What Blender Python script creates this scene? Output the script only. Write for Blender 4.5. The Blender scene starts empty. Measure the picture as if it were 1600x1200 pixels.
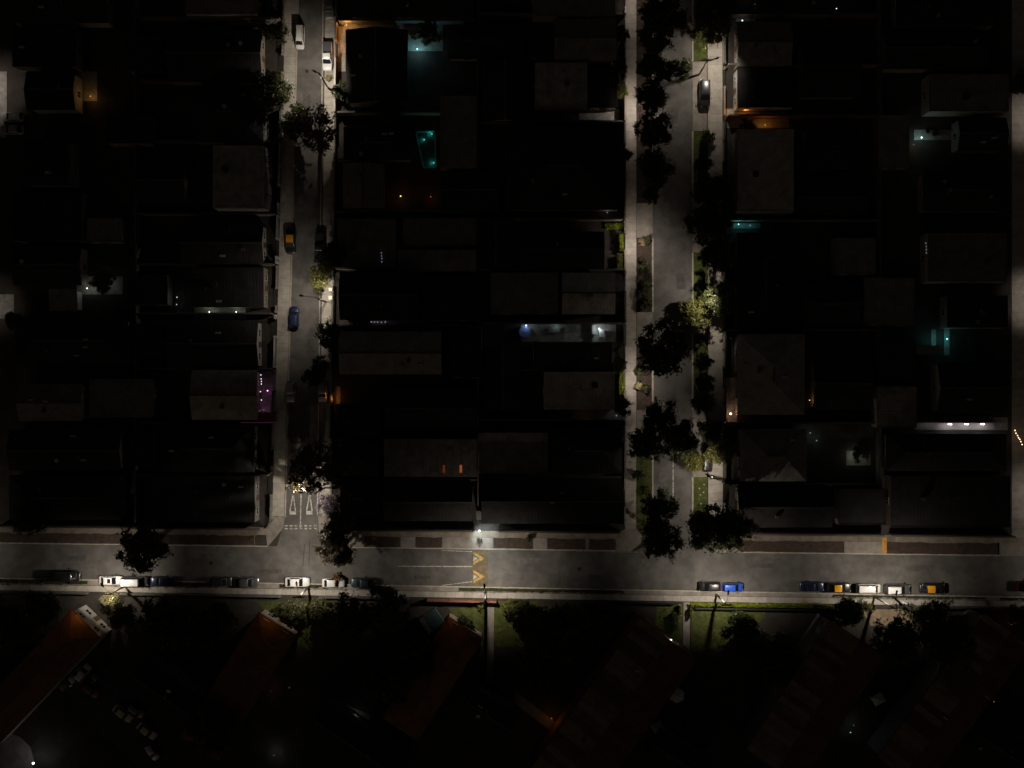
import bpy, math, random
from mathutils import Vector, Matrix

# ------------------------------------------------------------------ camera, sky, moonlight, exposure
S, H = 0.115, 180.0                     # metres per photo pixel on the ground, height of the drone
scene = bpy.context.scene
scene.render.engine = 'CYCLES'
cd = bpy.data.cameras.new('drone_camera')
cd.sensor_width = 36.0
cd.lens = 36.0 * (H / S) / 1600.0
cd.clip_start, cd.clip_end = 1.0, 4000.0
cam = bpy.data.objects.new('drone_camera', cd)
scene.collection.objects.link(cam)
cam.location = (0, 0, H)
scene.camera = cam

world = bpy.data.worlds.new('World'); scene.world = world
world.use_nodes = True
wn = world.node_tree
bg = wn.nodes['Background']
sky = wn.nodes.new('ShaderNodeTexSky'); sky.sky_type = 'NISHITA'; sky.sun_disc = False
SUN_EL, SUN_ROT = math.radians(38), math.radians(200)
sky.sun_elevation, sky.sun_rotation = SUN_EL, SUN_ROT
sky.dust_density = 4.0
glow = wn.nodes.new('ShaderNodeVectorMath'); glow.operation = 'MULTIPLY'   # city light warms the night sky
glow.inputs[1].default_value = (1.2, 0.98, 0.72)
wn.links.new(sky.outputs[0], glow.inputs[0]); wn.links.new(glow.outputs[0], bg.inputs[0])
bg.inputs[1].default_value = 0.0025
sl = bpy.data.lights.new('moon', 'SUN'); sl.energy = 0.002; sl.angle = math.radians(0.6); sl.color = (1, 0.93, 0.82)
so = bpy.data.objects.new('moon', sl); scene.collection.objects.link(so)
so.rotation_euler = (math.pi / 2 - SUN_EL, 0, math.pi - SUN_ROT)

vs = scene.view_settings
vs.view_transform = 'Standard'; vs.look = 'None'; vs.exposure = 0.0; vs.gamma = 1.0
vs.use_curve_mapping = False
cy = scene.cycles
cy.use_denoising = True
cy.use_adaptive_sampling = True; cy.adaptive_threshold = 0.02; cy.adaptive_min_samples = 16
cy.max_bounces = 3; cy.diffuse_bounces = 1; cy.glossy_bounces = 1; cy.transmission_bounces = 2
cy.light_sampling_threshold = 0.02
cy.sample_clamp_indirect = 2.0; cy.caustics_reflective = False; cy.caustics_refractive = False

WARM = (1.0, 0.89, 0.75)                # street lamps
COOL = (0.72, 0.95, 1.0)
TEAL = (0.25, 0.95, 1.0)
AMBER = (1.0, 0.50, 0.13)
ORANGE = (1.0, 0.36, 0.07)
MAGENTA = (1.0, 0.35, 0.85)
rng = random.Random(11)
col = scene.collection


def P(px, py, h=0.0):
    k = S * (H - h) / H
    return ((px - 800) * k, (600 - py) * k)


# ------------------------------------------------------------------ helpers
class MB:
    def __init__(s): s.v = []; s.f = []

    def add(s, vs, fs):
        n = len(s.v); s.v.extend(vs); s.f.extend(tuple(i + n for i in f) for f in fs); return s

    def box(s, c, d, rz=0.0):
        cx, cy_, cz = c; hx, hy, hz = d[0] / 2, d[1] / 2, d[2] / 2
        co, si = math.cos(rz), math.sin(rz); vs = []
        for z in (-hz, hz):
            for x, y in ((-hx, -hy), (hx, -hy), (hx, hy), (-hx, hy)):
                vs.append((cx + x * co - y * si, cy_ + x * si + y * co, cz + z))
        return s.add(vs, [(3, 2, 1, 0), (4, 5, 6, 7), (0, 1, 5, 4), (1, 2, 6, 5), (2, 3, 7, 6), (3, 0, 4, 7)])

    def prism(s, pts, z0, z1):
        a = sum(pts[i][0] * pts[(i + 1) % len(pts)][1] - pts[(i + 1) % len(pts)][0] * pts[i][1] for i in range(len(pts)))
        if a < 0: pts = pts[::-1]
        n = len(pts)
        vs = [(x, y, z0) for x, y in pts] + [(x, y, z1) for x, y in pts]
        fs = [tuple(range(n))[::-1], tuple(range(n, 2 * n))] + [(i, (i + 1) % n, n + (i + 1) % n, n + i) for i in range(n)]
        return s.add(vs, fs)

    def sheet(s, pts, z):
        a = sum(pts[i][0] * pts[(i + 1) % len(pts)][1] - pts[(i + 1) % len(pts)][0] * pts[i][1] for i in range(len(pts)))
        if a < 0: pts = pts[::-1]
        return s.add([(x, y, z) for x, y in pts], [tuple(range(len(pts)))])

    def tube(s, p0, p1, r0, r1=None, n=8, cap=True):
        r1 = r0 if r1 is None else r1
        p0, p1 = Vector(p0), Vector(p1); d = (p1 - p0).normalized()
        a = d.orthogonal().normalized(); b = d.cross(a); vs = []
        for p, r in ((p0, r0), (p1, r1)):
            for i in range(n):
                t = 2 * math.pi * i / n
                vs.append(tuple(p + a * (r * math.cos(t)) + b * (r * math.sin(t))))
        fs = [(i, (i + 1) % n, n + (i + 1) % n, n + i) for i in range(n)]
        if cap: fs += [tuple(range(n))[::-1], tuple(range(n, 2 * n))]
        return s.add(vs, fs)

    def ball(s, c, r, n=8, m=5, sz=1.0):
        vs = [(c[0], c[1], c[2] + r * sz)]
        for j in range(1, m):
            t = math.pi * j / m
            for i in range(n):
                u = 2 * math.pi * i / n
                vs.append((c[0] + r * math.sin(t) * math.cos(u), c[1] + r * math.sin(t) * math.sin(u), c[2] + r * sz * math.cos(t)))
        vs.append((c[0], c[1], c[2] - r * sz)); fs = []
        for i in range(n): fs.append((0, 1 + i, 1 + (i + 1) % n))
        for j in range(m - 2):
            for i in range(n):
                a = 1 + j * n; fs.append((a + i, a + n + i, a + n + (i + 1) % n, a + (i + 1) % n))
        a = 1 + (m - 2) * n
        for i in range(n): fs.append((a + i, len(vs) - 1, a + (i + 1) % n))
        return s.add(vs, fs)

    def mesh(s, name, mat=None, smooth=False):
        me = bpy.data.meshes.new(name); me.from_pydata(s.v, [], s.f); me.update()
        if mat is not None: me.materials.append(mat)
        if smooth: me.polygons.foreach_set('use_smooth', [True] * len(me.polygons))
        return me

    def build(s, name, mat=None, parent=None, smooth=False):
        return link(name, s.mesh(name, mat, smooth), parent)


def link(name, me, parent=None, loc=None, rz=None, mat=None, scale=None):
    o = bpy.data.objects.new(name, me); col.objects.link(o)
    if parent is not None: o.parent = parent
    if loc is not None: o.location = loc
    if rz is not None: o.rotation_euler = (0, 0, rz)
    if scale is not None: o.scale = scale
    if mat is not None and me is not None:
        o.material_slots[0].link = 'OBJECT'; o.material_slots[0].material = mat
    return o


def tag(o, label=None, cat=None, group=None, kind=None):
    if label: o['label'] = label
    if cat: o['category'] = cat
    if group: o['group'] = group
    if kind: o['kind'] = kind
    return o


def thing(name, label, cat, loc=(0, 0, 0), rz=0.0, group=None):
    o = link(name, None, None, loc, rz)
    o.empty_display_size = 0.3
    return tag(o, label, cat, group)


ORD = 'zeroth first second third fourth fifth sixth seventh eighth ninth tenth eleventh twelfth thirteenth fourteenth fifteenth sixteenth seventeenth eighteenth nineteenth twentieth'.split()


# ------------------------------------------------------------------ materials
def new_mat(name):
    m = bpy.data.materials.new(name); m.use_nodes = True
    return m, m.node_tree.nodes, m.node_tree.links, m.node_tree.nodes['Principled BSDF']


def mat(name, c, rough=0.85, var=0.25, scale=1.0, bump=0.0, bscale=30.0, metal=0.0, rand=0.0, spec=0.4, coat=0.0):
    m, n, l, b = new_mat(name)
    b.inputs['Roughness'].default_value = rough; b.inputs['Metallic'].default_value = metal
    b.inputs['Specular IOR Level'].default_value = spec
    if coat: b.inputs['Coat Weight'].default_value = coat; b.inputs['Coat Roughness'].default_value = 0.08
    g = n.new('ShaderNodeNewGeometry')
    t = n.new('ShaderNodeTexNoise'); t.inputs['Scale'].default_value = scale; t.inputs['Detail'].default_value = 6; t.inputs['Roughness'].default_value = 0.65
    l.new(g.outputs['Position'], t.inputs['Vector'])
    mr = n.new('ShaderNodeMapRange'); mr.inputs[1].default_value = 0.3; mr.inputs[2].default_value = 0.7
    mr.inputs[3].default_value = 1 - var; mr.inputs[4].default_value = 1 + var
    l.new(t.outputs[0], mr.inputs[0])
    fac = mr.outputs[0]
    if rand:
        oi = n.new('ShaderNodeObjectInfo'); r2 = n.new('ShaderNodeMapRange')
        r2.inputs[3].default_value = 1 - rand; r2.inputs[4].default_value = 1 + rand
        l.new(oi.outputs['Random'], r2.inputs[0])
        mu = n.new('ShaderNodeMath'); mu.operation = 'MULTIPLY'
        l.new(fac, mu.inputs[0]); l.new(r2.outputs[0], mu.inputs[1]); fac = mu.outputs[0]
    vm = n.new('ShaderNodeVectorMath'); vm.operation = 'SCALE'; vm.inputs[0].default_value = c
    l.new(fac, vm.inputs['Scale']); l.new(vm.outputs[0], b.inputs['Base Color'])
    if bump:
        t2 = n.new('ShaderNodeTexNoise'); t2.inputs['Scale'].default_value = bscale; t2.inputs['Detail'].default_value = 4
        l.new(g.outputs['Position'], t2.inputs['Vector'])
        bp = n.new('ShaderNodeBump'); bp.inputs['Strength'].default_value = bump; bp.inputs['Distance'].default_value = 0.03
        l.new(t2.outputs[0], bp.inputs['Height']); l.new(bp.outputs[0], b.inputs['Normal'])
    return m


def asphalt_mat():
    m, n, l, b = new_mat('asphalt')
    b.inputs['Roughness'].default_value = 0.8; b.inputs['Specular IOR Level'].default_value = 0.35
    g = n.new('ShaderNodeNewGeometry')
    def noise(sc, det=6):
        t = n.new('ShaderNodeTexNoise'); t.inputs['Scale'].default_value = sc; t.inputs['Detail'].default_value = det
        l.new(g.outputs['Position'], t.inputs['Vector']); return t.outputs[0]
    def mr(x, a, bb, lo, hi):
        r = n.new('ShaderNodeMapRange'); r.inputs[1].default_value = a; r.inputs[2].default_value = bb; r.inputs[3].default_value = lo; r.inputs[4].default_value = hi
        l.new(x, r.inputs[0]); return r.outputs[0]
    def mul(a, bb):
        x = n.new('ShaderNodeMath'); x.operation = 'MULTIPLY'; l.new(a, x.inputs[0]); l.new(bb, x.inputs[1]); return x.outputs[0]
    f = mul(mr(noise(0.16, 5), 0.3, 0.7, 0.72, 1.28), mr(noise(9.0, 3), 0.25, 0.75, 0.78, 1.22))
    v = n.new('ShaderNodeTexVoronoi'); v.feature = 'DISTANCE_TO_EDGE'; v.inputs['Scale'].default_value = 0.16
    w = n.new('ShaderNodeTexNoise'); w.inputs['Scale'].default_value = 0.8; w.inputs['Detail'].default_value = 4
    l.new(g.outputs['Position'], w.inputs['Vector'])
    va = n.new('ShaderNodeVectorMath'); va.operation = 'MULTIPLY_ADD'; va.inputs[1].default_value = (2.5, 2.5, 0)
    l.new(w.outputs['Color'], va.inputs[0]); l.new(g.outputs['Position'], va.inputs[2]); l.new(va.outputs[0], v.inputs['Vector'])
    f = mul(f, mr(v.outputs['Distance'], 0.0, 0.010, 0.72, 1.0))
    f = mul(f, mr(noise(0.55, 8), 0.38, 0.62, 0.82, 1.12))
    vm = n.new('ShaderNodeVectorMath'); vm.operation = 'SCALE'; vm.inputs[0].default_value = (0.114, 0.107, 0.099)
    l.new(f, vm.inputs['Scale']); l.new(vm.outputs[0], b.inputs['Base Color'])
    bp = n.new('ShaderNodeBump'); bp.inputs['Strength'].default_value = 0.5; bp.inputs['Distance'].default_value = 0.02
    l.new(noise(25.0, 3), bp.inputs['Height']); l.new(bp.outputs[0], b.inputs['Normal'])
    return m


def corrugated_mat(name, c, rough, metal, along_y, rand=0.15, pitch=1.0):
    m, n, l, b = new_mat(name)
    b.inputs['Roughness'].default_value = rough; b.inputs['Metallic'].default_value = metal; b.inputs['Specular IOR Level'].default_value = 0.12
    tc = n.new('ShaderNodeTexCoord')
    wv = n.new('ShaderNodeTexWave'); wv.wave_type = 'BANDS'; wv.bands_direction = 'Y' if along_y else 'X'
    wv.inputs['Scale'].default_value = 1.0 / pitch; wv.inputs['Distortion'].default_value = 0.0
    l.new(tc.outputs['Object'], wv.inputs['Vector'])
    g = n.new('ShaderNodeNewGeometry')
    t = n.new('ShaderNodeTexNoise'); t.inputs['Scale'].default_value = 0.55; t.inputs['Detail'].default_value = 8; t.inputs['Roughness'].default_value = 0.7
    l.new(g.outputs['Position'], t.inputs['Vector'])
    mr = n.new('ShaderNodeMapRange'); mr.inputs[1].default_value = 0.3; mr.inputs[2].default_value = 0.7; mr.inputs[3].default_value = 0.6; mr.inputs[4].default_value = 1.3
    l.new(t.outputs[0], mr.inputs[0])
    oi = n.new('ShaderNodeObjectInfo'); r2 = n.new('ShaderNodeMapRange'); r2.inputs[3].default_value = 1 - rand; r2.inputs[4].default_value = 1 + rand
    l.new(oi.outputs['Random'], r2.inputs[0])
    mu = n.new('ShaderNodeMath'); mu.operation = 'MULTIPLY'; l.new(mr.outputs[0], mu.inputs[0]); l.new(r2.outputs[0], mu.inputs[1])
    vm = n.new('ShaderNodeVectorMath'); vm.operation = 'SCALE'; vm.inputs[0].default_value = c
    l.new(mu.outputs[0], vm.inputs['Scale']); l.new(vm.outputs[0], b.inputs['Base Color'])
    bp = n.new('ShaderNodeBump'); bp.inputs['Strength'].default_value = 0.6; bp.inputs['Distance'].default_value = 0.05
    l.new(wv.outputs['Fac'], bp.inputs['Height']); l.new(bp.outputs[0], b.inputs['Normal'])
    return m


def leaf_mat(name, c, c2, trans=0.55):
    m, n, l, b = new_mat(name)
    out = n['Material Output']; n.remove(b)
    g = n.new('ShaderNodeNewGeometry')
    t = n.new('ShaderNodeTexNoise'); t.inputs['Scale'].default_value = 1.3; t.inputs['Detail'].default_value = 5
    l.new(g.outputs['Position'], t.inputs['Vector'])
    mr = n.new('ShaderNodeMapRange'); mr.inputs[1].default_value = 0.35; mr.inputs[2].default_value = 0.65
    l.new(t.outputs[0], mr.inputs[0])
    mx = n.new('ShaderNodeMix'); mx.data_type = 'RGBA'; mx.inputs[6].default_value = (*c, 1); mx.inputs[7].default_value = (*c2, 1)
    l.new(mr.outputs[0], mx.inputs[0])
    d = n.new('ShaderNodeBsdfDiffuse'); tr = n.new('ShaderNodeBsdfTranslucent'); gl = n.new('ShaderNodeBsdfGlossy'); gl.inputs['Roughness'].default_value = 0.45
    gl.inputs['Color'].default_value = (0.5, 0.5, 0.5, 1)
    l.new(mx.outputs[2], d.inputs[0]); l.new(mx.outputs[2], tr.inputs[0])
    s1 = n.new('ShaderNodeMixShader'); s1.inputs[0].default_value = trans
    l.new(d.outputs[0], s1.inputs[1]); l.new(tr.outputs[0], s1.inputs[2])
    s2 = n.new('ShaderNodeMixShader'); s2.inputs[0].default_value = 0.06
    l.new(s1.outputs[0], s2.inputs[1]); l.new(gl.outputs[0], s2.inputs[2])
    l.new(s2.outputs[0], out.inputs[0])
    return m


def emit(name, c, st):
    m, n, l, b = new_mat(name)
    out = n['Material Output']; n.remove(b)
    e = n.new('ShaderNodeEmission'); e.inputs[0].default_value = (*c, 1); e.inputs[1].default_value = st
    l.new(e.outputs[0], out.inputs[0]); return m


ASPHALT = asphalt_mat()
SLAB = mat('sidewalk_concrete', (0.36, 0.33, 0.29), 0.9, 0.22, 0.9, 0.3, 40, rand=0.10)
SLAB2 = mat('old_sidewalk_concrete', (0.20, 0.165, 0.13), 0.9, 0.3, 0.7, 0.3, 40, rand=0.12)
APRON = mat('driveway_concrete', (0.23, 0.205, 0.18), 0.9, 0.28, 0.6, 0.3, 40)
JOINT = mat('joint_dirt', (0.14, 0.125, 0.11), 0.95, 0.3, 2.0)
KERB = mat('kerb_concrete', (0.38, 0.34, 0.29), 0.9, 0.3, 1.2)


def worn_paint(name, c, lo=0.40, hi=0.56):
    m, n, l, b = new_mat(name)
    b.inputs['Roughness'].default_value = 0.75
    g = n.new('ShaderNodeNewGeometry')
    t = n.new('ShaderNodeTexNoise'); t.inputs['Scale'].default_value = 2.6; t.inputs['Detail'].default_value = 9; t.inputs['Roughness'].default_value = 0.75
    l.new(g.outputs['Position'], t.inputs['Vector'])
    r = n.new('ShaderNodeMapRange'); r.inputs[1].default_value = lo; r.inputs[2].default_value = hi; l.new(t.outputs[0], r.inputs[0])
    x = n.new('ShaderNodeMix'); x.data_type = 'RGBA'; x.inputs[6].default_value = (0.11, 0.105, 0.10, 1); x.inputs[7].default_value = (*c, 1)
    l.new(r.outputs[0], x.inputs[0]); l.new(x.outputs[2], b.inputs['Base Color'])
    return m


PAINT = worn_paint('road_paint', (0.56, 0.545, 0.515))
YPAINT = worn_paint('yellow_road_paint', (0.46, 0.29, 0.06), 0.36, 0.56)
EARTH = mat('plot_earth', (0.042, 0.036, 0.030), 0.95, 0.45, 0.35, 0.4, 12)
REDSOIL = mat('verge_soil', (0.052, 0.035, 0.027), 0.95, 0.45, 1.2, 0.5, 15)
OUTER = mat('outlying_ground', (0.05, 0.045, 0.04), 0.95, 0.3, 0.05)
VERGE = mat('verge_turf', (0.030, 0.034, 0.014), 0.95, 0.5, 1.5, 0.5, 18)
LAWN = mat('lawn_soil', (0.066, 0.078, 0.018), 0.95, 0.5, 0.8, 0.5, 18)
GRASS = leaf_mat('grass_blade', (0.055, 0.075, 0.018), (0.085, 0.09, 0.03), 0.3)
LEAVES = [leaf_mat('leaf_green_lit', (0.14, 0.145, 0.028), (0.22, 0.21, 0.055)),  # lighter green, with lamplight put into the colour of lit foliage
          leaf_mat('leaf_dark', (0.060, 0.072, 0.026), (0.095, 0.105, 0.036)),
          leaf_mat('leaf_olive', (0.085, 0.095, 0.035), (0.13, 0.13, 0.05))]
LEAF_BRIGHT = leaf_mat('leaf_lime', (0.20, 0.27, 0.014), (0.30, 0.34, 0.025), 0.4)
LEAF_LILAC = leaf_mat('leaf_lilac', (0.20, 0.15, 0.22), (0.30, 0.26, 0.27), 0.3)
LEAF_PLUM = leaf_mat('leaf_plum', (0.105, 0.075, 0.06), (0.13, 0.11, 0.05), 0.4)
LEAF_LIT = leaf_mat('leaf_lit', (0.30, 0.29, 0.15), (0.42, 0.37, 0.20), 0.35)  # palest leaves: strong lamplight is part of this colour
BARK = mat('bark', (0.13, 0.10, 0.075), 0.95, 0.4, 6.0, 0.6, 20)
POLE = mat('pole_concrete', (0.30, 0.28, 0.25), 0.85, 0.2, 2.0)
STEEL = mat('dark_steel', (0.05, 0.05, 0.052), 0.5, 0.15, 2.0, metal=0.6)
GREYSTEEL = mat('grey_steel', (0.22, 0.22, 0.22), 0.5, 0.15, 2.0, metal=0.5)
WOOD = mat('weathered_wood', (0.16, 0.10, 0.06), 0.9, 0.35, 3.0)
WALLS = [mat('wall_white', (0.36, 0.345, 0.325), 0.9, 0.22, 0.8), mat('wall_beige', (0.24, 0.20, 0.16), 0.9, 0.25, 0.8),
         mat('wall_grey', (0.17, 0.165, 0.16), 0.9, 0.25, 0.8), mat('wall_brick', (0.17, 0.085, 0.06), 0.9, 0.3, 1.5)]
PALEWALL = mat('wall_limewash', (0.66, 0.60, 0.50), 0.9, 0.15, 0.8)
TONE = {'light': (0.30, 0.285, 0.25), 'mid': (0.17, 0.158, 0.14), 'dark': (0.03, 0.028, 0.028), 'red': (0.12, 0.062, 0.046), 'terracotta': (0.20, 0.095, 0.045)}
ROOFM = {}
for tn, tcx in TONE.items():
    for ay in (0, 1):
        ROOFM[tn, ay] = corrugated_mat('roofing_%s_%s' % (tn, 'across' if ay else 'along'), tcx, 0.75 if tn != 'light' else 0.6, 0.0, ay, pitch=0.8)
TRIM = mat('metal_flashing', (0.085, 0.082, 0.08), 0.7, 0.2, 2.0, metal=0.2)
WFRAME = mat('window_frame', (0.45, 0.43, 0.40), 0.6, 0.1, 2.0)
GLASS = mat('window_glass', (0.015, 0.017, 0.02), 0.08, 0.05, 1.0, spec=0.6)
DOORM = mat('door_wood', (0.12, 0.065, 0.035), 0.7, 0.2, 3.0)
TYRE = mat('tyre_rubber', (0.02, 0.02, 0.02), 0.9, 0.1, 4.0)
RIM = mat('wheel_rim', (0.35, 0.35, 0.36), 0.35, 0.05, 4.0, metal=0.8)
CARGLASS = mat('car_glass', (0.012, 0.013, 0.015), 0.05, 0.02, 1.0, spec=0.7)
LENS = mat('headlight_lens', (0.6, 0.6, 0.6), 0.1, 0.05, 1.0)
TAIL = mat('tail_light_lens', (0.25, 0.01, 0.01), 0.2, 0.05, 1.0)
BLACKPL = mat('black_plastic', (0.025, 0.025, 0.025), 0.6, 0.1, 3.0)
TANK = mat('tank_blue', (0.05, 0.10, 0.30), 0.6, 0.15, 1.0)


def paint(name, c, metal=0.0, rough=0.32):
    return mat('paint_' + name, c, rough, 0.04, 1.0, metal=metal, coat=0.7, spec=0.5)


CAR = {'white': paint('white', (0.60, 0.595, 0.58)), 'silver': paint('silver', (0.36, 0.36, 0.37), 0.5), 'grey': paint('grey', (0.13, 0.13, 0.135), 0.4),
       'black': paint('black', (0.014, 0.014, 0.016)), 'blue': paint('blue', (0.03, 0.10, 0.52), 0.15), 'navy': paint('navy', (0.015, 0.025, 0.075), 0.2),
       'teal': paint('teal', (0.03, 0.055, 0.06), 0.3), 'red': paint('red', (0.12, 0.01, 0.01)), 'taxi': paint('taxi_yellow', (0.75, 0.33, 0.012)),
       'olive': paint('olive', (0.05, 0.055, 0.045), 0.3), 'cream': paint('cream', (0.5, 0.47, 0.3))}

# ------------------------------------------------------------------ ground, roads
def sx_w(y): return 446 - 0.026 * y          # narrow street: west plot line
def sx_k(y): return 465 - 0.025 * y          # west kerb
def sx_r(y): return 506 - 0.011 * y          # east kerb
def sx_e(y): return 527 - 0.012 * y          # east plot line
def by_n(x): return 820 + 0.0105 * x         # cross street: north plot line
def by_k(x): return 849 + 0.0125 * x         # north kerb
def by_s(x): return 903 + 0.0185 * x         # south kerb
def by_p(x): return 922 + 0.0165 * x         # south plot line

g = MB().sheet([(-1500, -1500), (1500, -1500), (1500, 1500), (-1500, 1500)], -0.16).build('ground', OUTER)
tag(g, kind='structure')
r = MB().sheet([P(-160, -140), P(1760, -140), P(1760, 1340), P(-160, 1340)], -0.08).build('subsoil', EARTH); tag(r, kind='structure')
road = tag(link('road', None), kind='structure')


def carriageway(pts, z):
    return MB().sheet([P(*q) for q in pts], z).build('carriageway', ASPHALT, road)


carriageway([(sx_k(-60) - 2, -60), (sx_r(-60) + 2, -60), (sx_r(870) + 2, 862), (sx_k(870) - 2, 862)], 0.004)
carriageway([(1018, -60), (1083, -60), (1083, 872), (1018, 872)], 0.008)
carriageway([(-120, by_k(-120) - 1), (1720, by_k(1720) - 1), (1720, by_s(1720) + 1), (-120, by_s(-120) + 1)], 0.0)
carriageway([(-95, -60), (-22, -60), (-22, 852), (-95, 852)], 0.004)
carriageway([(1612, -60), (1690, -60), (1690, 872), (1612, 872)], 0.004)
# corner fillets where the narrow street and the avenue open into the cross street
carriageway([(432, 856), (sx_k(800), 812), (sx_r(800), 812), (512, 858)], 0.012)
carriageway([(990, 863), (1020, 842), (1080, 842), (1115, 866)], 0.016)


def mark(pts, m=PAINT, z=0.021, name='road_marking'):
    return MB().sheet([P(*q) for q in pts], z).build(name, m, road)


# give-way triangles, centre line and stop dashes of the narrow street
for cx, ty in ((457.6, 772), (483.5, 773)):
    b0, b1, y1 = cx - 5.4, cx + 5.0, 803.8
    o = MB()
    def tri(ax, ay, bx, by, w):
        dx, dy = bx - ax, by - ay; L = math.hypot(dx, dy); nx, ny = -dy / L * w / 2, dx / L * w / 2
        o.sheet([P(ax + nx, ay + ny), P(bx + nx, by + ny), P(bx - nx, by - ny), P(ax - nx, ay - ny)], 0.021)
    tri(cx + 0.3, ty, b0 + 0.7, y1 - 5.2, 1.7); tri(cx + 0.5, ty, b1 - 0.7, y1 - 5.2, 1.7)
    o.build('give_way_triangle', PAINT, road)
    mark([(b0, y1), (b1, y1), (b1 - 0.8, y1 - 5.4), (b0 + 0.8, y1 - 5.4)], z=0.026)
mark([(470.2, 740), (472.0, 740), (470.0, 826), (468.6, 826)])
for j, yy in enumerate((821.6, 825.9)):
    for i in range(7):
        x = 445 + i * 7.6
        mark([(x, yy - 1), (x + 4.4, yy - 1), (x + 4.4, yy + 1), (x, yy + 1)], z=0.030)
# avenue centre line
mark([(1051.0, 690), (1052.6, 690), (1052.6, 792), (1051.0, 792)])
# cross street: speed hump with yellow and white arrows, tapering edge lines, centre line
hump = MB()
xs = [737, 741, 746, 751, 757, 762]; zs = [0.012, 0.06, 0.09, 0.09, 0.05, 0.012]
vs_, fs_ = [], []
for x, z in zip(xs, zs):
    vs_ += [(*P(x, 858.5), z), (*P(x, 917), z)]
for i in range(5): fs_.append((2 * i, 2 * i + 1, 2 * i + 3, 2 * i + 2))
hump.add(vs_, fs_); hump.build('speed_hump', mat('hump_asphalt', (0.12, 0.095, 0.055), 0.85, 0.4, 1.5), road)
for cy0 in (872.5, 901):
    mark([(739.5, cy0 - 11), (757.5, cy0), (739.5, cy0 + 10), (739.5, cy0 + 5.5), (749, cy0), (739.5, cy0 - 6.5)], YPAINT, 0.105)
    mark([(739.5, cy0 - 4.2), (746.5, cy0), (739.5, cy0 + 4.2)], PAINT, 0.110)
mark([(622, 884.1), (738, 884.4), (738, 885.9), (622, 885.5)])
mark([(690, 859.6), (738, 861.4), (738, 862.4), (690, 860.4)])
mark([(690, 914.2), (738, 908.2), (738, 909.4), (690, 915.2)])
mark([(900, 861.4), (900, 861.8), (1010, 863), (1010, 862.6)], z=0.028)
# manhole covers and tar seams
for n_, (mx, my) in enumerate(((479.5, 111.5), (451.3, 410.5), (905, 889), (1046, 250), (330, 880))):
    q = P(mx, my)
    MB().tube((q[0], q[1], 0.0), (q[0], q[1], 0.03), 0.33, n=16).build('manhole_cover', STEEL, road)
SEAM = mat('tar_seam', (0.03, 0.03, 0.03), 0.7, 0.2, 2.0)
for pts in ([(475.6, 850), (476.6, 850), (473.6, 885), (472.4, 885)], [(483.4, 845), (484.6, 845), (483.2, 884), (482.2, 884)]):
    mark(pts, SEAM, 0.019, 'tar_seam')

PATCHES = [mat('asphalt_repair_dark', (0.078, 0.073, 0.068), 0.85, 0.35, 1.2), mat('asphalt_repair_pale', (0.112, 0.105, 0.097), 0.85, 0.35, 1.2)]
for i, (x, y, w, d, a) in enumerate(((120, 872, 30, 8, .02), (330, 868, 16, 10, 0), (420, 893, 40, 7, .01), (590, 872, 22, 11, .02), (660, 902, 26, 5, 0), (830, 876, 34, 9, .01), (930, 902, 20, 8, 0), (1010, 880, 14, 14, .1),
                                     (1190, 884, 44, 7, .01), (1290, 896, 18, 10, 0), (1440, 888, 36, 9, .02), (1530, 902, 20, 8, 0), (480, 160, 12, 26, .02), (470, 320, 9, 34, .02), (486, 540, 10, 22, 0), (474, 660, 14, 18, 0), (1050, 180, 18, 26, 0), (1040, 330, 12, 40, 0), (1064, 440, 14, 24, 0), (1036, 745, 12, 30, 0))):
    q = P(x, y); o = MB().box((0, 0, 0), (w * S, d * S, 0.004)).build('asphalt_patch', PATCHES[i % 2], road)
    o.location = (q[0], q[1], 0.0165 + 0.0002 * i); o.rotation_euler = (0, 0, a)

# ------------------------------------------------------------------ raised blocks, kerbs, pavements
def block(pts, m=EARTH, z=0.10, name='plot_ground'):
    return tag(MB().prism([P(*q) for q in pts], -0.3, z).build(name, m), kind='structure')


block([(-20, -100), (sx_w(-100) + 1, -100), (sx_w(815) + 1, 815), (400, by_n(400) + 1), (-20, by_n(-20) + 1)])
block([(sx_e(-100) - 1, -100), (977, -100), (977, by_n(977) + 1), (sx_e(826) + 4, by_n(520) + 1)])
block([(1128, -100), (1582, -100), (1582, by_n(1582) + 1), (1128, by_n(1128) + 1)])
block([(-150, by_p(-150)), (1750, by_p(1750)), (1750, 1330), (-150, 1330)])


def slabs(name, a, b, width, n, lanes=1, z=0.12, m=None):
    """a paved strip from pixel a to pixel b (its centre line), cut into slabs that are parts of the strip"""
    A, B = Vector((*P(*a), 0)), Vector((*P(*b), 0)); d = B - A; L = d.length; ang = math.atan2(d.y, d.x)
    w = width * S
    root = link(name, None, None, (A.x, A.y, 0), ang); tag(root, kind='structure')
    MB().box((L / 2, 0, z - 0.16), (L, w, 0.30)).build('bedding', JOINT, root)
    sl_, sw = L / n, w / lanes
    me = MB().box((0, 0, 0), (sl_ - 0.035, sw - 0.03, 0.06)).mesh('slab', m or SLAB)
    for i in range(n):
        for j in range(lanes):
            o = link('slab', me, root, ((i + 0.5) * sl_, -w / 2 + (j + 0.5) * sw, z - 0.03 + rng.uniform(-0.006, 0.006)))
    return root


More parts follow.
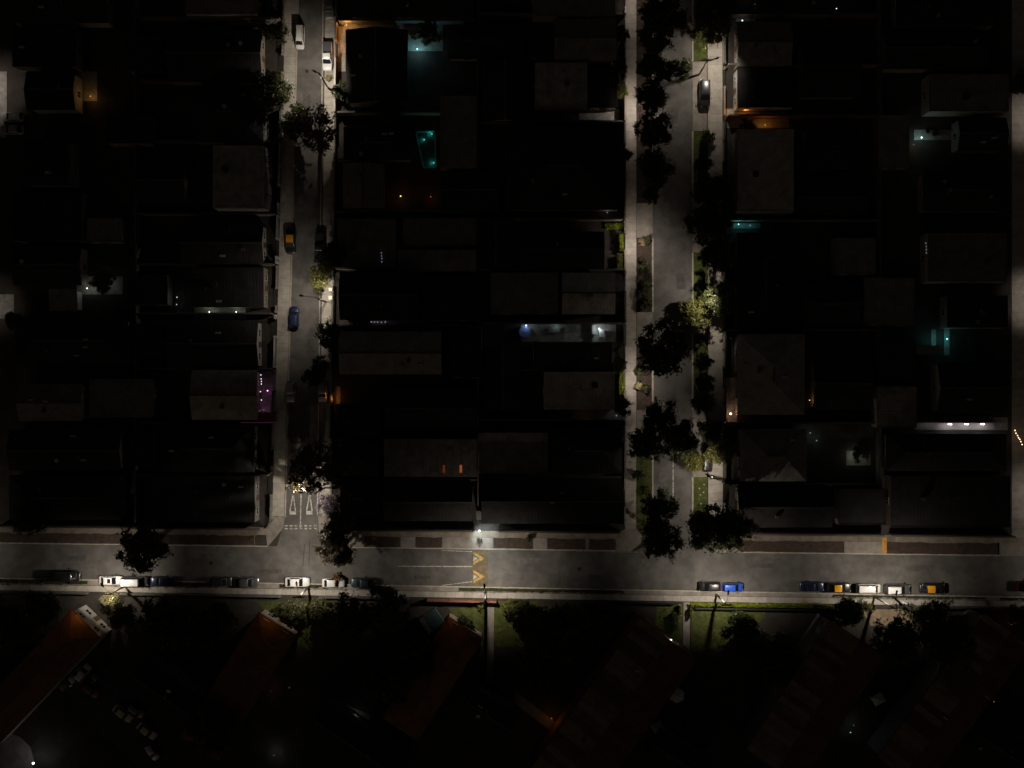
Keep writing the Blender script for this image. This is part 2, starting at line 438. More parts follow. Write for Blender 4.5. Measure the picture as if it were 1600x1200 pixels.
slabs('sidewalk', ((sx_w(-40) + sx_k(-40)) / 2, -40), ((sx_w(806) + sx_k(806)) / 2, 806), 18.6, 66)
slabs('sidewalk', ((sx_r(-40) + sx_e(-40)) / 2 + 1, -40), ((sx_r(806) + sx_e(806)) / 2 + 1, 806), 18.0, 66)
slabs('sidewalk', (985.6, -40), (985.4, 826), 17.5, 67)
slabs('sidewalk', (1117, -40), (1118, 822), 23.0, 67)
slabs('sidewalk', (1590.5, -40), (1590.5, 840), 20, 60)
slabs('sidewalk', (-12, -40), (-12, 820), 18, 60)
for xa, xb, n in ((-60, 416, 36), (530, 976, 34), (1130, 1590, 36)):
    slabs('sidewalk', (xa, by_n(xa) + 6.5), (xb, by_n(xb) + 6.5), 10.5, n, m=SLAB2)
slabs('sidewalk', (-60, by_p(-60) - 4.6), (1700, by_p(1700) - 4.6), 9.0, 130)


def pad(name, pts, m, z=0.11, kind='structure'):
    return tag(MB().prism([P(*q) for q in pts], -0.2, z).build(name, m), kind=kind)


# corners
pad('pavement_corner', [(sx_w(806) + 1, 806), (sx_k(806), 806), (443, 824), (432, 838), (418, by_k(418)), (415, by_n(415) + 1)], APRON, 0.118)
pad('pavement_corner', [(sx_r(806), 806), (sx_e(806) + 2, 806), (528, by_n(528) + 1), (530, by_k(530)), (512, by_k(512)), (500, 842)], APRON, 0.118)
pad('pavement_corner', [(977, 826), (994, 826), (1004, 838), (1000, 850), (985, by_k(985)), (962, by_k(962)), (962, 834), (968, 832)], APRON, 0.118)
pad('pavement_corner', [(1106, 822), (1129, 822), (1131, by_n(1131) + 12), (1160, by_k(1160)), (1120, by_k(1120)), (1104, 848)], APRON, 0.118)
pad('pavement_corner', [(1580, 838), (1601, 838), (1611, 850), (1607, by_k(1607)), (1562, by_k(1562)), (1562, by_n(1562) + 1)], APRON, 0.118)
# verge beds and driveway crossings north of the cross street
beds = [(-60, 398, 1), (570, 625, 1), (650, 690, 1), (771, 832, 1), (856, 915, 1), (920, 961, 1), (1162, 1318, 1), (1386, 1558, 1)]
prev = -60
for x0, x1, _ in beds:
    t0, t1 = by_n(x0) + 12, by_n(x1) + 12
    nn = max(3, int((x1 - x0) / 9)); jit = lambda a: rng.uniform(-a, a)
    top_ = [(x0 + (x1 - x0) * i / nn + jit(0.8), by_n(x0 + (x1 - x0) * i / nn) + 12.4 + jit(0.9)) for i in range(nn + 1)]
    bot_ = [(x0 + (x1 - x0) * i / nn + jit(0.8), by_k(x0 + (x1 - x0) * i / nn) - 2.0 + jit(0.5)) for i in range(nn + 1)]
    pad('verge_base', [(x0, t0), (x1, t1), (x1, by_k(x1) - 1.5), (x0, by_k(x0) - 1.5)], APRON, 0.070)
    pad('verge_bed', top_ + bot_[::-1], REDSOIL, 0.085)
for x0, x1 in ((531, 569), (626, 649), (691, 770), (833, 855), (1319, 1385)):
    pad('driveway_crossing', [(x0, by_n(x0) + 12), (x1, by_n(x1) + 12), (x1, by_k(x1) - 1.5), (x0, by_k(x0) - 1.5)], APRON, 0.105)
pad('driveway_crossing', [(915.4, by_n(915) + 12), (919.6, by_n(919) + 12), (919.6, by_k(919) - 1.5), (915.4, by_k(915) - 1.5)], APRON, 0.105)
pad('timber_ramp', [(1378, 840), (1385, 840), (1385, 864), (1378, 864)], mat('ramp_timber', (0.50, 0.25, 0.05), 0.8, 0.25, 2.0), 0.15)
# narrow street, concrete gutter strips
# avenue verge beds and crossings (west side x 995-1020, east side x 1083-1105)
for y0, y1, m in ((-60, 317, REDSOIL), (372, 402, REDSOIL), (402, 487, EARTH), (538, 640, REDSOIL), (712, 826, LAWN)):
    pad('verge_bed', [(995, y0), (1018.5, y0), (1018.5, y1), (995, y1)], m, 0.09)
for y0, y1 in ((317.6, 371.4), (487.6, 537.4), (640.6, 711.4)):
    pad('driveway_crossing', [(995, y0), (1019.5, y0), (1019.5, y1), (995, y1)], APRON, 0.115)
for y0, y1, m in ((-60, 96, LAWN), (205, 312, LAWN), (395, 500, LAWN), (522, 640, LAWN), (746, 822, LAWN)):
    pad('verge_bed', [(1083.5, y0), (1104.5, y0), (1104.5, y1), (1083.5, y1)], m, 0.09)
for y0, y1 in ((96.6, 204.4), (312.6, 394.4), (500.6, 521.4), (640.6, 745.4)):
    pad('driveway_crossing', [(1082, y0), (1104.5, y0), (1104.5, y1), (1082, y1)], APRON, 0.112)
# south verge of the cross street: grass strip broken by bare driveways
south = [(-60, 138), (272, 318), (436, 512), (560, 612), (716, 975), (1300, 1540), (1562, 1640)]
for x0, x1 in south:
    pad('verge_base', [(x0, by_s(x0) + 1), (x1, by_s(x1) + 1), (x1, by_p(x1) - 9.6), (x0, by_p(x0) - 9.6)], APRON, 0.075)
    nn = max(3, int((x1 - x0) / 5)); jx = [x0 + 1 + (x1 - x0 - 2) * i / nn for i in range(nn + 1)]
    pad('verge_bed', [(x, by_s(x) + 1.3 + rng.uniform(0, 0.8)) for x in jx] + [(x, by_p(x) - 10.2 - abs(rng.gauss(0, 1.1))) for x in jx[::-1]], VERGE, 0.09)
for x0, x1 in ((138.5, 271.5), (318.5, 435.5), (512.5, 559.5), (612.5, 715.5), (975.5, 1299.5), (1540.5, 1561.5)):
    pad('driveway_crossing', [(x0, by_s(x0) + 1), (x1, by_s(x1) + 1), (x1, by_p(x1) - 9.6), (x0, by_p(x0) - 9.6)], APRON, 0.105)


def kerb(a, b, w=1.6):
    A, B = Vector((*P(*a), 0)), Vector((*P(*b), 0)); d = B - A
    o = MB().box((0, 0, 0.03), (d.length, w * S, 0.22)).build('kerb', KERB); tag(o, kind='structure')
    o.location = (A + B) / 2; o.rotation_euler = (0, 0, math.atan2(d.y, d.x))


kerb((sx_k(-40) + 1, -40), (sx_k(808) + 1, 808)); kerb((sx_r(-40) - 1, -40), (sx_r(806) - 1, 806))
for y0, y1 in ((-60, 316), (373, 487), (538, 640), (712, 826)): kerb((1019.8, y0), (1019.8, y1), 2.4)
for y0, y1 in ((-60, 96), (205, 312), (395, 500), (522, 640), (746, 822)): kerb((1082.2, y0), (1082.2, y1), 2.4)
for x0, x1 in ((-60, 418), (512, 962), (1160, 1562)): kerb((x0, by_k(x0) - 0.7), (x1, by_k(x1) - 0.7))
kerb((-60, by_s(-60) + 0.4), (1700, by_s(1700) + 0.4))

# grass blades on lawns and verges (nobody could count them)
def grass(name, rects, dens, hmax=0.22, label=None, m=GRASS, z=0.09):
    o = MB(); rg = random.Random(len(rects) * 7 + int(dens * 10))
    for quad in rects:
        q = [Vector((*P(*c), 0)) for c in quad]
        area = abs((q[1] - q[0]).cross(q[3] - q[0]).z) * 0.5 + abs((q[2] - q[1]).cross(q[2] - q[3]).z) * 0.5
        for _ in range(int(area * dens)):
            u, v = rg.random(), rg.random()
            p = (q[0] * (1 - u) + q[1] * u) * (1 - v) + (q[3] * (1 - u) + q[2] * u) * v
            a = rg.uniform(0, 6.28); w = rg.uniform(0.05, 0.13); h = rg.uniform(0.4, 1) * hmax
            c, s = math.cos(a) * w, math.sin(a) * w
            lx, ly = rg.uniform(-0.15, 0.15), rg.uniform(-0.15, 0.15)
            o.add([(p.x - c, p.y - s, z), (p.x + c, p.y + s, z), (p.x + lx, p.y + ly, z + h)], [(0, 1, 2)])
    ob = o.build(name, m); tag(ob, label, 'grass', kind='stuff'); return ob


weeds = []
for x0, x1, _ in beds:
    for i in range(int((x1 - x0) / 7)):
        u = rng.uniform(x0, x1 - 5); v = by_n(u) + rng.uniform(13, 22); e = rng.uniform(1.5, 5)
        weeds.append([(u, v), (u + e, v), (u + e, v + e * 0.6), (u, v + e * 0.6)])
grass('weeds', weeds, 22, 0.25, 'sparse dry weeds on the bare beds north of the cross street', z=0.085)
rects = []
for x0, x1 in south:
    xx = x0
    while xx < x1:
        xe = min(xx + 9, x1); d = rng.uniform(-1.8, 1.8)
        if rng.random() < 0.88:
            rects.append([(xx, by_s(xx) + 1.5), (xe, by_s(xe) + 1.5), (xe, by_p(xe) - 9 + d), (xx, by_p(xx) - 9 + d)])
        xx = xe
grass('grass', rects, 26, 0.25, 'rough grass growing along the verge south of the cross street', m=leaf_mat('verge_blade', (0.035, 0.045, 0.014), (0.06, 0.06, 0.022), 0.3))
grass('grass', [[(1084, y0), (1104, y0), (1104, y1), (1084, y1)] for y0, y1 in ((-60, 96), (205, 312), (395, 500), (522, 640), (746, 822))]
      + [[(1000, 712), (1018, 712), (1018, 826), (1000, 826)], [(996, 402), (1018, 402), (1018, 487), (996, 487)], [(996, 575), (1014, 575), (1014, 605), (996, 605)]],
      14, 0.22, 'thin grass on the planted strips along the tree-lined avenue')

# ------------------------------------------------------------------ lamps
def add_light(parent, loc, power, color, radius=0.08, spot=False, size=165):
    l = bpy.data.lights.new('lamp_light', 'SPOT' if spot else 'POINT'); l.energy = power; l.color = color; l.shadow_soft_size = radius
    if spot: l.spot_size = math.radians(size); l.spot_blend = 0.25
    o = bpy.data.objects.new('lamp_light', l); col.objects.link(o); o.parent = parent; o.location = loc
    return o


def street_distribution(l, k=1.25, cmin=0.24):
    """the wide, batwing-like spread of a road luminaire"""
    l.use_nodes = True; n, ln = l.node_tree.nodes, l.node_tree.links
    e = n['Emission']
    tc = n.new('ShaderNodeTexCoord'); sp = n.new('ShaderNodeSeparateXYZ'); ln.new(tc.outputs['Normal'], sp.inputs[0])
    ab = n.new('ShaderNodeMath'); ab.operation = 'ABSOLUTE'; ln.new(sp.outputs[2], ab.inputs[0])
    mx = n.new('ShaderNodeMath'); mx.operation = 'MAXIMUM'; mx.inputs[1].default_value = cmin; ln.new(ab.outputs[0], mx.inputs[0])
    pw = n.new('ShaderNodeMath'); pw.operation = 'POWER'; pw.inputs[1].default_value = -k; ln.new(mx.outputs[0], pw.inputs[0])
    ln.new(pw.outputs[0], e.inputs['Strength'])


LAMPLENS = emit('lamp_lens', (1.0, 0.88, 0.7), 30)
BULB = {}


def bulb_mat(c, st):
    k = (c, st)
    if k not in BULB: BULB[k] = emit('bulb_glow', c, st)
    return BULB[k]


def street_lamp(base, head, h, power, label, crossarm=0, gear=0, hcol=WARM, k=0.45, hh=None, tilt=20.0, aim=None, size=140, name='street_lamp', cmin=0.3):
    """base and head are pixels of their ground projections"""
    b = P(*base); hp = P(*head); hh = hh or (h - 0.9 if crossarm else h - 0.3)
    root = thing(name, label, 'street lamp', (b[0], b[1], 0.1), 0, 'street lamps')
    MB().tube((0, 0, 0), (0, 0, h), 0.17, 0.10, 10).build('pole', POLE, root, True)
    dx, dy = hp[0] - b[0], hp[1] - b[1]; L = math.hypot(dx, dy); ux, uy = dx / L, dy / L; a = math.atan2(dy, dx)
    arm = MB()
    pts = [(0, 0, hh - 0.8), (dx * 0.3, dy * 0.3, hh - 0.1 + 0.25), (dx * 0.75, dy * 0.75, hh + 0.28), (dx - ux * 0.2, dy - uy * 0.2, hh + 0.2)]
    for p, q in zip(pts, pts[1:]): arm.tube(p, q, 0.035, 0.035, 6)
    arm.build('arm', GREYSTEEL, root, True)
    hd = MB()
    prof = [(-0.38, 0.07, 0.06), (-0.25, 0.14, 0.10), (0.1, 0.18, 0.13), (0.36, 0.15, 0.10), (0.46, 0.06, 0.05)]
    vv, ff = [], []
    for x, w, t in prof:
        for y, z in ((-w, -0.02), (-w * 0.7, t), (0, t + 0.03), (w * 0.7, t), (w, -0.02)): vv.append((x, y, z))
    for i in range(4):
        for j in range(4): ff.append((i * 5 + j, i * 5 + j + 1, i * 5 + j + 6, i * 5 + j + 5))
        ff.append((i * 5 + 4, i * 5, i * 5 + 5, i * 5 + 9))
    ff += [(0, 1, 2, 3, 4), (24, 23, 22, 21, 20)]
    hd.add(vv, ff); ho = hd.build('lamp_head', STEEL, root, True); ho.location = (dx, dy, hh + 0.14); ho.rotation_euler = (0, 0, a)
    ln = MB().box((0.08, 0, -0.03), (0.42, 0.22, 0.02)).build('lens', LAMPLENS, ho)
    lo = add_light(root, (dx + ux * 0.08, dy + uy * 0.08, hh + 0.04), power * 1.7, hcol, 0.10, True, size)
    lo.data.spot_blend = 0.55
    ax, ay = aim or (ux, uy); tt = math.tan(math.radians(tilt))
    lo.rotation_euler = Vector((ax * tt, ay * tt, -1)).to_track_quat('-Z', 'Y').to_euler()
    street_distribution(lo.data, k, cmin)
    if crossarm:
        for z in ((h - 0.25, h - 1.0) if crossarm > 1 else (h - 0.25,)):
            c = MB().box((0, 0, z), (2.0, 0.12, 0.12)).build('crossarm', WOOD, root)
            for x in (-0.9, -0.45, 0.45, 0.9): MB().tube((x, 0, z + 0.06), (x, 0, z + 0.26), 0.045, 0.03, 6).build('insulator', GREYSTEEL, c)
    if gear:
        fr = MB()
        for x in (0.7, 1.3, 2.1, 2.7, 3.3): fr.box((x, 0, h - 0.8), (0.10, 1.7, 0.10))
        fr.box((2.0, 0.5, h - 0.92), (3.4, 0.10, 0.10)); fr.box((2.0, -0.5, h - 0.92), (3.4, 0.10, 0.10))
        fr.build('equipment_rack', STEEL, root)
        MB().tube((1.7, 0, h - 0.75), (1.7, 0, h + 0.2), 0.32, n=12).build('transformer', GREYSTEEL, root)
        MB().tube((3.4, 0, -0.05), (3.4, 0, h - 0.7), 0.15, 0.11, 8).build('support_pole', POLE, root, True)
    return root


# south side of the cross street
street_lamp((195, 916), (183, 903), 7.2, 1300, 'street lamp at the west end of the cross street, beside a brightly lit bush', crossarm=1, tilt=9, size=148, k=0.4)
street_lamp((482, 917.5), (479, 898), 9.0, 1900, 'street lamp with crossarms standing over the white sedan below the narrow street', crossarm=2, tilt=9, size=148, k=0.4)
street_lamp((759, 924), (759, 901), 9.0, 2200, 'street lamp at the speed hump with yellow arrows', crossarm=1, tilt=11, size=150, k=0.6)
street_lamp((1119, 928.5), (1122, 911), 9.2, 1900, 'street lamp behind the bright blue car, south of the avenue mouth', crossarm=2, gear=0, tilt=16, size=150, k=1.1)
street_lamp((1366, 932.5), (1372, 911), 9.3, 1900, 'street lamp with transformer rack behind the parked white van', crossarm=1, gear=1, tilt=13, size=148, k=0.7)
street_lamp((-110, 913), (-108, 895), 9.0, 1500, 'street lamp beyond the west end of the cross street')
street_lamp((1690, 937), (1690, 918), 9.0, 1300, 'street lamp beyond the east end of the cross street')
# narrow street
street_lamp((513, 138), (506, 134), 9.2, 1750, 'street lamp leaning over the top of the narrow street beside leafy branches', hh=8.0, aim=(-1, -0.2), tilt=14, k=0.9)
l2 = street_lamp((509, 472), (488, 469), 9.0, 900, 'street lamp with a long arm over the dark blue car, narrow street')
bx, by = P(509, 472); ex, ey = P(515, 459)
MB().tube((0, 0, 6.0), (ex - bx, ey - by, 6.3), 0.035, n=6).build('arm', GREYSTEEL, l2)
MB().box((ex - bx, ey - by, 6.32), (0.28, 0.6, 0.14)).build('lamp_head', STEEL, l2)
lo = add_light(l2, (ex - bx, ey - by, 6.15), 950, WARM, 0.1, True, 128); lo.data.spot_blend = 0.6; lo.rotation_euler = Vector((-0.15, -0.1, -1)).to_track_quat('-Z', 'Y').to_euler()
street_lamp((508, 762), (486, 762), 9.0, 1400, 'street lamp hidden in the trees by the give-way triangles', hh=8.0)
# avenue, east side
street_lamp((1092, 117), (1106, 113), 8.8, 1450, 'street lamp with crossarm above the black estate car on the avenue', crossarm=2, hh=7.5, aim=(-0.6, -0.8), tilt=12, size=134)
street_lamp((1107, 466), (1094, 470), 9.0, 1300, 'street lamp among lit leaves halfway along the avenue', crossarm=1)
street_lamp((1103, 741), (1094, 738), 9.0, 1150, 'street lamp with crossarm over the car parked under trees', crossarm=2, tilt=24, size=132)


def post_lamp(base, h, power, label, size=150):
    b = P(*base); root = thing('post_lamp', label, 'street lamp', (b[0], b[1], 0.1), 0, 'short post lamps along the avenue')
    MB().tube((0, 0, 0), (0, 0, h), 0.06, 0.04, 8).build('post', STEEL, root, True)
    MB().tube((0, 0, h + 0.06), (0, 0, h + 0.16), 0.22, 0.05, 12).build('cap', STEEL, root)
    MB().tube((0, 0, h), (0, 0, h + 0.05), 0.13, 0.13, 10).build('lens', LAMPLENS, root)
    lo = add_light(root, (0, 0, h - 0.05), power * 2.7, (1.0, 0.87, 0.76), 0.08, True, size); lo.data.spot_blend = 0.5; street_distribution(lo.data, 0.5, 0.25)


post_lamp((995.5, 172), 4.6, 620, 'short post lamp between two avenue trees near the lit patio')
post_lamp((994.5, 386), 4.6, 560, 'short post lamp beside the bush and box on the avenue')
post_lamp((995.5, 596), 4.0, 420, 'short post lamp facing the lime green hedge')
post_lamp((1012, 682), 4.6, 30, 'short post lamp glinting through the double-crowned avenue tree')
post_lamp((995, 8), 4.6, 260, 'short post lamp at the top end of the avenue')
post_lamp((-3, 138), 5.5, 480, 'short post lamp by the pale kerb strip at the west edge', size=112)
post_lamp((-8, 478), 5.0, 130, 'short post lamp by the pale patch at the west edge', size=112)
post_lamp((1606, 186), 5.0, 180, 'short post lamp on the eastern side street, top', size=112)
post_lamp((1606, 470), 5.0, 198, 'short post lamp on the eastern side street, middle', size=112)
post_lamp((1610, 770), 5.0, 108, 'short post lamp on the eastern side street, bottom', size=112)


def wall_lamp(px, py, z, power, c, label, st=12, r=0.10, name='wall_lamp', loc_h=None, shade=False):
    x, y = P(px, py, z); root = thing(name, label, 'lamp', (x, y, z), 0, 'garden and wall lamps')
    MB().box((0, 0.1, 0), (0.12, 0.14, 0.12)).build('bracket', STEEL, root)
    MB().ball((0, -0.05, 0), r, 8, 5).build('bulb', bulb_mat(c, st), root, True)
    lo = add_light(root, (0, -0.05 if power < 300 else -0.25, -r - 0.10), power, c, 0.06, power > 300, 112)
    if power > 300: lo.data.spot_blend = 0.7; lo.rotation_euler = Vector((0.35, -0.45, -1)).to_track_quat('-Z', 'Y').to_euler()
    return root


# ------------------------------------------------------------------ houses
WIN_ME = MB()
for x in (-0.6, 0.6): WIN_ME.box((x, 0, 0), (0.08, 0.10, 1.2))
for z in (-0.6, 0.6): WIN_ME.box((0, 0, z), (1.28, 0.10, 0.08))
WIN_ME.box((0, 0, 0), (0.05, 0.06, 1.12))
WIN_ME = WIN_ME.mesh('window', WFRAME)
PANE_ME = MB().box((0, 0.02, 0), (1.12, 0.02, 1.12)).mesh('pane', GLASS)
DOOR_ME = MB().box((0, 0, 1.0), (0.95, 0.08, 2.0)).mesh('door', DOORM)
KNOB_ME = MB().ball((0.36, -0.08, 1.0), 0.05, 6, 4).mesh('handle', GREYSTEEL)


def place_openings(root, hw, hd, h, front, storeys=1):
    """windows and a door on the faces of a house whose half sizes are hw, hd"""
    faces = {'S': (0, -1, 0.0), 'E': (1, 0, math.pi / 2), 'N': (0, 1, math.pi), 'W': (-1, 0, -math.pi / 2)}
    order = [front, {'S': 'N', 'N': 'S', 'E': 'W', 'W': 'E'}[front]]
    for k, fc in enumerate(order):
        nx, ny, rz = faces[fc]; half = hd if nx else hw; dist = (hw if nx else hd) + 0.03
        tx, ty = -ny, nx
        spots = [-0.55, 0.55] if k == 0 else [0.0]
        for st in range(storeys):
            for sp in spots:
                o = link('window', WIN_ME, root, (nx * dist + tx * sp * half, ny * dist + ty * sp * half, 1.5 + st * 2.7), rz)
                link('pane', PANE_ME, o)
        if k == 0:
            o = link('door', DOOR_ME, root, (nx * dist, ny * dist, 0.02), rz); link('handle', KNOB_ME, o)


def house(rect, h, roof, tone, wallm, label, front='E', cat='house', name='house', storeys=1, ridge=None, extras=True, pitch=0.32, rz=0.0, size=None, centre=None, plain=False):
    if centre is None:
        x0, y0 = P(rect[0], rect[3], h); x1, y1 = P(rect[2], rect[1], h)
        cx, cyy, w, d = (x0 + x1) / 2, (y0 + y1) / 2, x1 - x0, y1 - y0
    else:
        cx, cyy = centre; w, d = size
    root = thing(name, label, cat, (cx, cyy, 0.1), rz)
    ov = 0.35 if roof not in ('flat',) else 0.0
    hw, hd = w / 2 - ov, d / 2 - ov
    z0 = h - 0.1
    wl = MB()
    for sx in (-1, 1): wl.box((sx * (hw - 0.1), 0, z0 / 2), (0.2, 2 * hd, z0))
    for sy in (-1, 1): wl.box((0, sy * (hd - 0.1), z0 / 2), (2 * hw - 0.41, 0.2, z0))
    along_x = (w >= d) if ridge is None else ridge == 'x'
    m = ROOFM[tone, 0 if along_x else 1]
    W2, D2 = w / 2, d / 2; t = 0.14
    rb = MB()
    if roof == 'gable':
        rise = pitch * (D2 if along_x else W2)
        prof = [(-1, 0), (0, rise), (1, 0)]
        vv = []
        for e in (-1, 1):
            for u, z in prof:
                vv.append((e * W2, u * D2, z0 + z) if along_x else (u * W2, e * D2, z0 + z))
            for u, z in prof:
                vv.append((e * W2, u * D2, z0 + z + t) if along_x else (u * W2, e * D2, z0 + z + t))
        ff = [(0, 1, 7, 6), (1, 2, 8, 7), (3, 9, 10, 4), (4, 10, 11, 5), (0, 3, 4, 1), (1, 4, 5, 2), (6, 7, 10, 9), (7, 8, 11, 10), (0, 6, 9, 3), (2, 5, 11, 8)]
        rb.add(vv, ff)
        # gable walls
        for e in (-1, 1):
            if along_x:
                k = hd / D2 * 0.98
                wl.add([(e * hw, -hd, z0), (e * hw, hd, z0), (e * hw, 0, z0 + rise * k), (e * (hw - 0.2), -hd, z0), (e * (hw - 0.2), hd, z0), (e * (hw - 0.2), 0, z0 + rise * k)], [(0, 1, 2), (5, 4, 3), (0, 2, 5, 3), (1, 4, 5, 2)])
            else:
                k = hw / W2 * 0.98
                wl.add([(-hw, e * hd, z0), (hw, e * hd, z0), (0, e * hd, z0 + rise * k), (-hw, e * (hd - 0.2), z0), (hw, e * (hd - 0.2), z0), (0, e * (hd - 0.2), z0 + rise * k)], [(0, 1, 2), (5, 4, 3), (0, 2, 5, 3), (1, 4, 5, 2)])
        ztop = z0 + rise + t
    elif roof == 'hip':
        r_ = min(W2, D2); rise = pitch * r_
        if along_x: a, b_ = (-(W2 - r_ * 0.95), 0), (W2 - r_ * 0.95, 0)
        else: a, b_ = (0, -(D2 - r_ * 0.95)), (0, D2 - r_ * 0.95)
        vv = [(-W2, -D2, z0), (W2, -D2, z0), (W2, D2, z0), (-W2, D2, z0), (-W2, -D2, z0 + t), (W2, -D2, z0 + t), (W2, D2, z0 + t), (-W2, D2, z0 + t), (a[0], a[1], z0 + rise + t), (b_[0], b_[1], z0 + rise + t)]
        if along_x: top = [(4, 5, 9, 8), (5, 6, 9), (6, 7, 8, 9), (7, 4, 8)]
        else: top = [(4, 5, 8), (5, 6, 9, 8), (6, 7, 9), (7, 4, 8, 9)]
        rb.add(vv, [(3, 2, 1, 0), (0, 1, 5, 4), (1, 2, 6, 5), (2, 3, 7, 6), (3, 0, 4, 7)] + top)
        ztop = z0 + rise + t
    elif roof == 'shed':
        rise = 0.12 * d
        rb.add([(-W2, -D2, z0), (W2, -D2, z0), (W2, D2, z0 + rise), (-W2, D2, z0 + rise), (-W2, -D2, z0 + t), (W2, -D2, z0 + t), (W2, D2, z0 + rise + t), (-W2, D2, z0 + rise + t)],
               [(3, 2, 1, 0), (4, 5, 6, 7), (0, 1, 5, 4), (1, 2, 6, 5), (2, 3, 7, 6), (3, 0, 4, 7)])
        wl.box((0, hd - 0.1, z0 + rise * 0.42), (2 * hw, 0.19, rise * 0.84))
        ztop = z0 + rise + t
    else:
        rb.box((0, 0, z0 + 0.05), (w - 0.42, d - 0.42, 0.12))
        ztop = z0 + 0.12
        pp = MB()
        for sx in (-1, 1): pp.box((sx * (W2 - 0.1), 0, z0 + 0.06), (0.2, d, 0.24))
        for sy in (-1, 1): pp.box((0, sy * (D2 - 0.1), z0 + 0.06), (w - 0.41, 0.2, 0.24))
        pp.build('parapet', m, root)
    wl.build('wall', wallm, root)
    ro = rb.build('roof', m, root)
    if roof in ('gable', 'hip'):
        rc = MB()
        L = (2 * W2 if along_x else 2 * D2) if roof == 'gable' else (2 * (abs(W2 - D2)) + 0.2)
        if L > 0.5:
            rc.box((0, 0, ztop + 0.02), (L, 0.3, 0.08) if along_x else (0.3, L, 0.08)); rc.build('ridge_cap', TRIM, ro)
    if not plain:
        place_openings(root, hw, hd, h, front, storeys)
    rg = random.Random(int(cx * 13 + cyy * 7))
    if extras and w > 5 and d > 4:
        ex, ey = rg.uniform(-0.3, 0.3) * w, rg.uniform(-0.25, 0.25) * d
        if roof == 'flat':
            kind = rg.choice(('water_tank', 'vent_hood', 'skylight'))
            if kind == 'water_tank': MB().tube((ex, ey, z0 + 0.1), (ex, ey, z0 + 1.2), 0.55, 0.5, 14).build('water_tank', BLACKPL, ro)
            elif kind == 'vent_hood': MB().box((ex, ey, z0 + 0.4), (0.8, 0.7, 0.6)).build('vent_hood', TRIM, ro)
            else: MB().box((ex, ey, z0 + 0.18), (1.0, 1.0, 0.2)).build('skylight', GLASS, ro)
        else:
            MB().box((ex, ey, ztop - 0.35), (0.5, 0.5, 1.1)).build('chimney', WALLS[3], ro)
    if extras and not plain:
        for k in range(rg.randint(1, 3)):
            ex, ey = rg.uniform(-0.38, 0.38) * w, rg.uniform(-0.36, 0.36) * d
            u = abs(ey) / D2 if along_x else abs(ex) / W2
            zr = (ztop - t - (ztop - t - z0) * u + t) if roof in ('gable', 'hip') else (z0 + 0.1 if roof == 'flat' else z0 + t + 0.06 * (ey + D2))
            c_ = rg.random()
            if c_ < 0.5: MB().tube((ex, ey, zr - 0.3), (ex, ey, zr + 0.55), 0.09, 0.09, 8).build('vent_pipe', GREYSTEEL, ro)
            elif c_ < 0.8: MB().box((ex, ey, zr), (0.9, 0.35, 0.5)).build('air_conditioner', WALLS[0], ro)
            else: MB().tube((ex, ey, zr - 0.1), (ex + 0.15, ey - 0.2, zr + 0.5), 0.05, 0.4, 12).build('satellite_dish', GREYSTEEL, ro)
    root['roof_z'] = ztop
    return root


RN = {'gable': 'pitched', 'hip': 'hipped', 'flat': 'flat', 'shed': 'lean-to'}
TN = {'light': 'pale', 'mid': 'grey', 'dark': 'dark', 'red': 'red'}


def column(lst, where, front, rear=False):
    for i, e in enumerate(lst):
        x0, y0, x1, y1, roof, tone = e[:6]
        h = e[6] if len(e) > 6 else rng.choice((3.2, 3.4, 3.8, 5.6) if not rear else (2.6, 2.8, 3.0))
        st = 2 if h > 5 else 1
        if rear:
            lab = '%s %s-roofed outbuilding, %s counting up among the backyards %s' % (TN[tone], RN[roof], ORD[i + 1], where)
            house((x0, y0, x1, y1), h, roof, tone, rng.choice(WALLS), lab, front, 'outbuilding', 'outbuilding', 1, extras=False)
        else:
            lab = '%s %s-roofed house, %s up from the cross street, %s' % (TN[tone], RN[roof], ORD[i + 1], where)
            house((x0, y0, x1, y1), h, roof, tone, rng.choice(WALLS[:3]), lab, front, storeys=st)


# lists run from the cross street upwards
Ae = [(240, 744, 398, 816, 'flat', 'dark', 3.4), (250, 664, 398, 738, 'hip', 'dark', 3.4), (300, 578, 403, 656, 'gable', 'light', 4.2), (262, 501, 404, 574, 'gable', 'dark', 3.6),
      (300, 418, 412, 480, 'flat', 'dark', 3.2), (285, 350, 412, 412, 'gable', 'dark', 3.4), (333, 228, 413, 325, 'flat', 'light', 5.6), (300, 134, 412, 222, 'hip', 'dark', 3.6),
      (262, 46, 410, 128, 'gable', 'dark', 3.4), (290, -40, 402, 22, 'flat', 'mid', 3.2)]
column(Ae, 'west side of the narrow street', 'E')
Aw = [(15, 742, 190, 812, 'hip', 'dark'), (15, 672, 190, 735, 'gable', 'dark'), (30, 600, 130, 658, 'gable', 'mid'), (24, 500, 200, 566, 'hip', 'dark'), (22, 384, 128, 446, 'gable', 'dark'),
      (20, 300, 128, 376, 'flat', 'dark'), (36, 218, 106, 290, 'hip', 'dark'), (42, 112, 118, 172, 'gable', 'dark'), (20, 42, 118, 104, 'flat', 'dark'), (16, -40, 170, 36, 'gable', 'dark')]
column(Aw, 'facing the western side street', 'W')
column([(200, 676, 238, 728, 'flat', 'dark'), (140, 592, 240, 652, 'flat', 'mid'), (206, 506, 254, 560, 'shed', 'dark'), (200, 430, 262, 476, 'flat', 'dark'), (78, 452, 122, 486, 'shed', 'mid'),
        (136, 341, 190, 378, 'flat', 'mid'), (214, 250, 290, 318, 'gable', 'dark'), (168, 180, 236, 224, 'flat', 'dark'), (196, 60, 252, 112, 'shed', 'dark')], 'west of the narrow street', 'S', True)
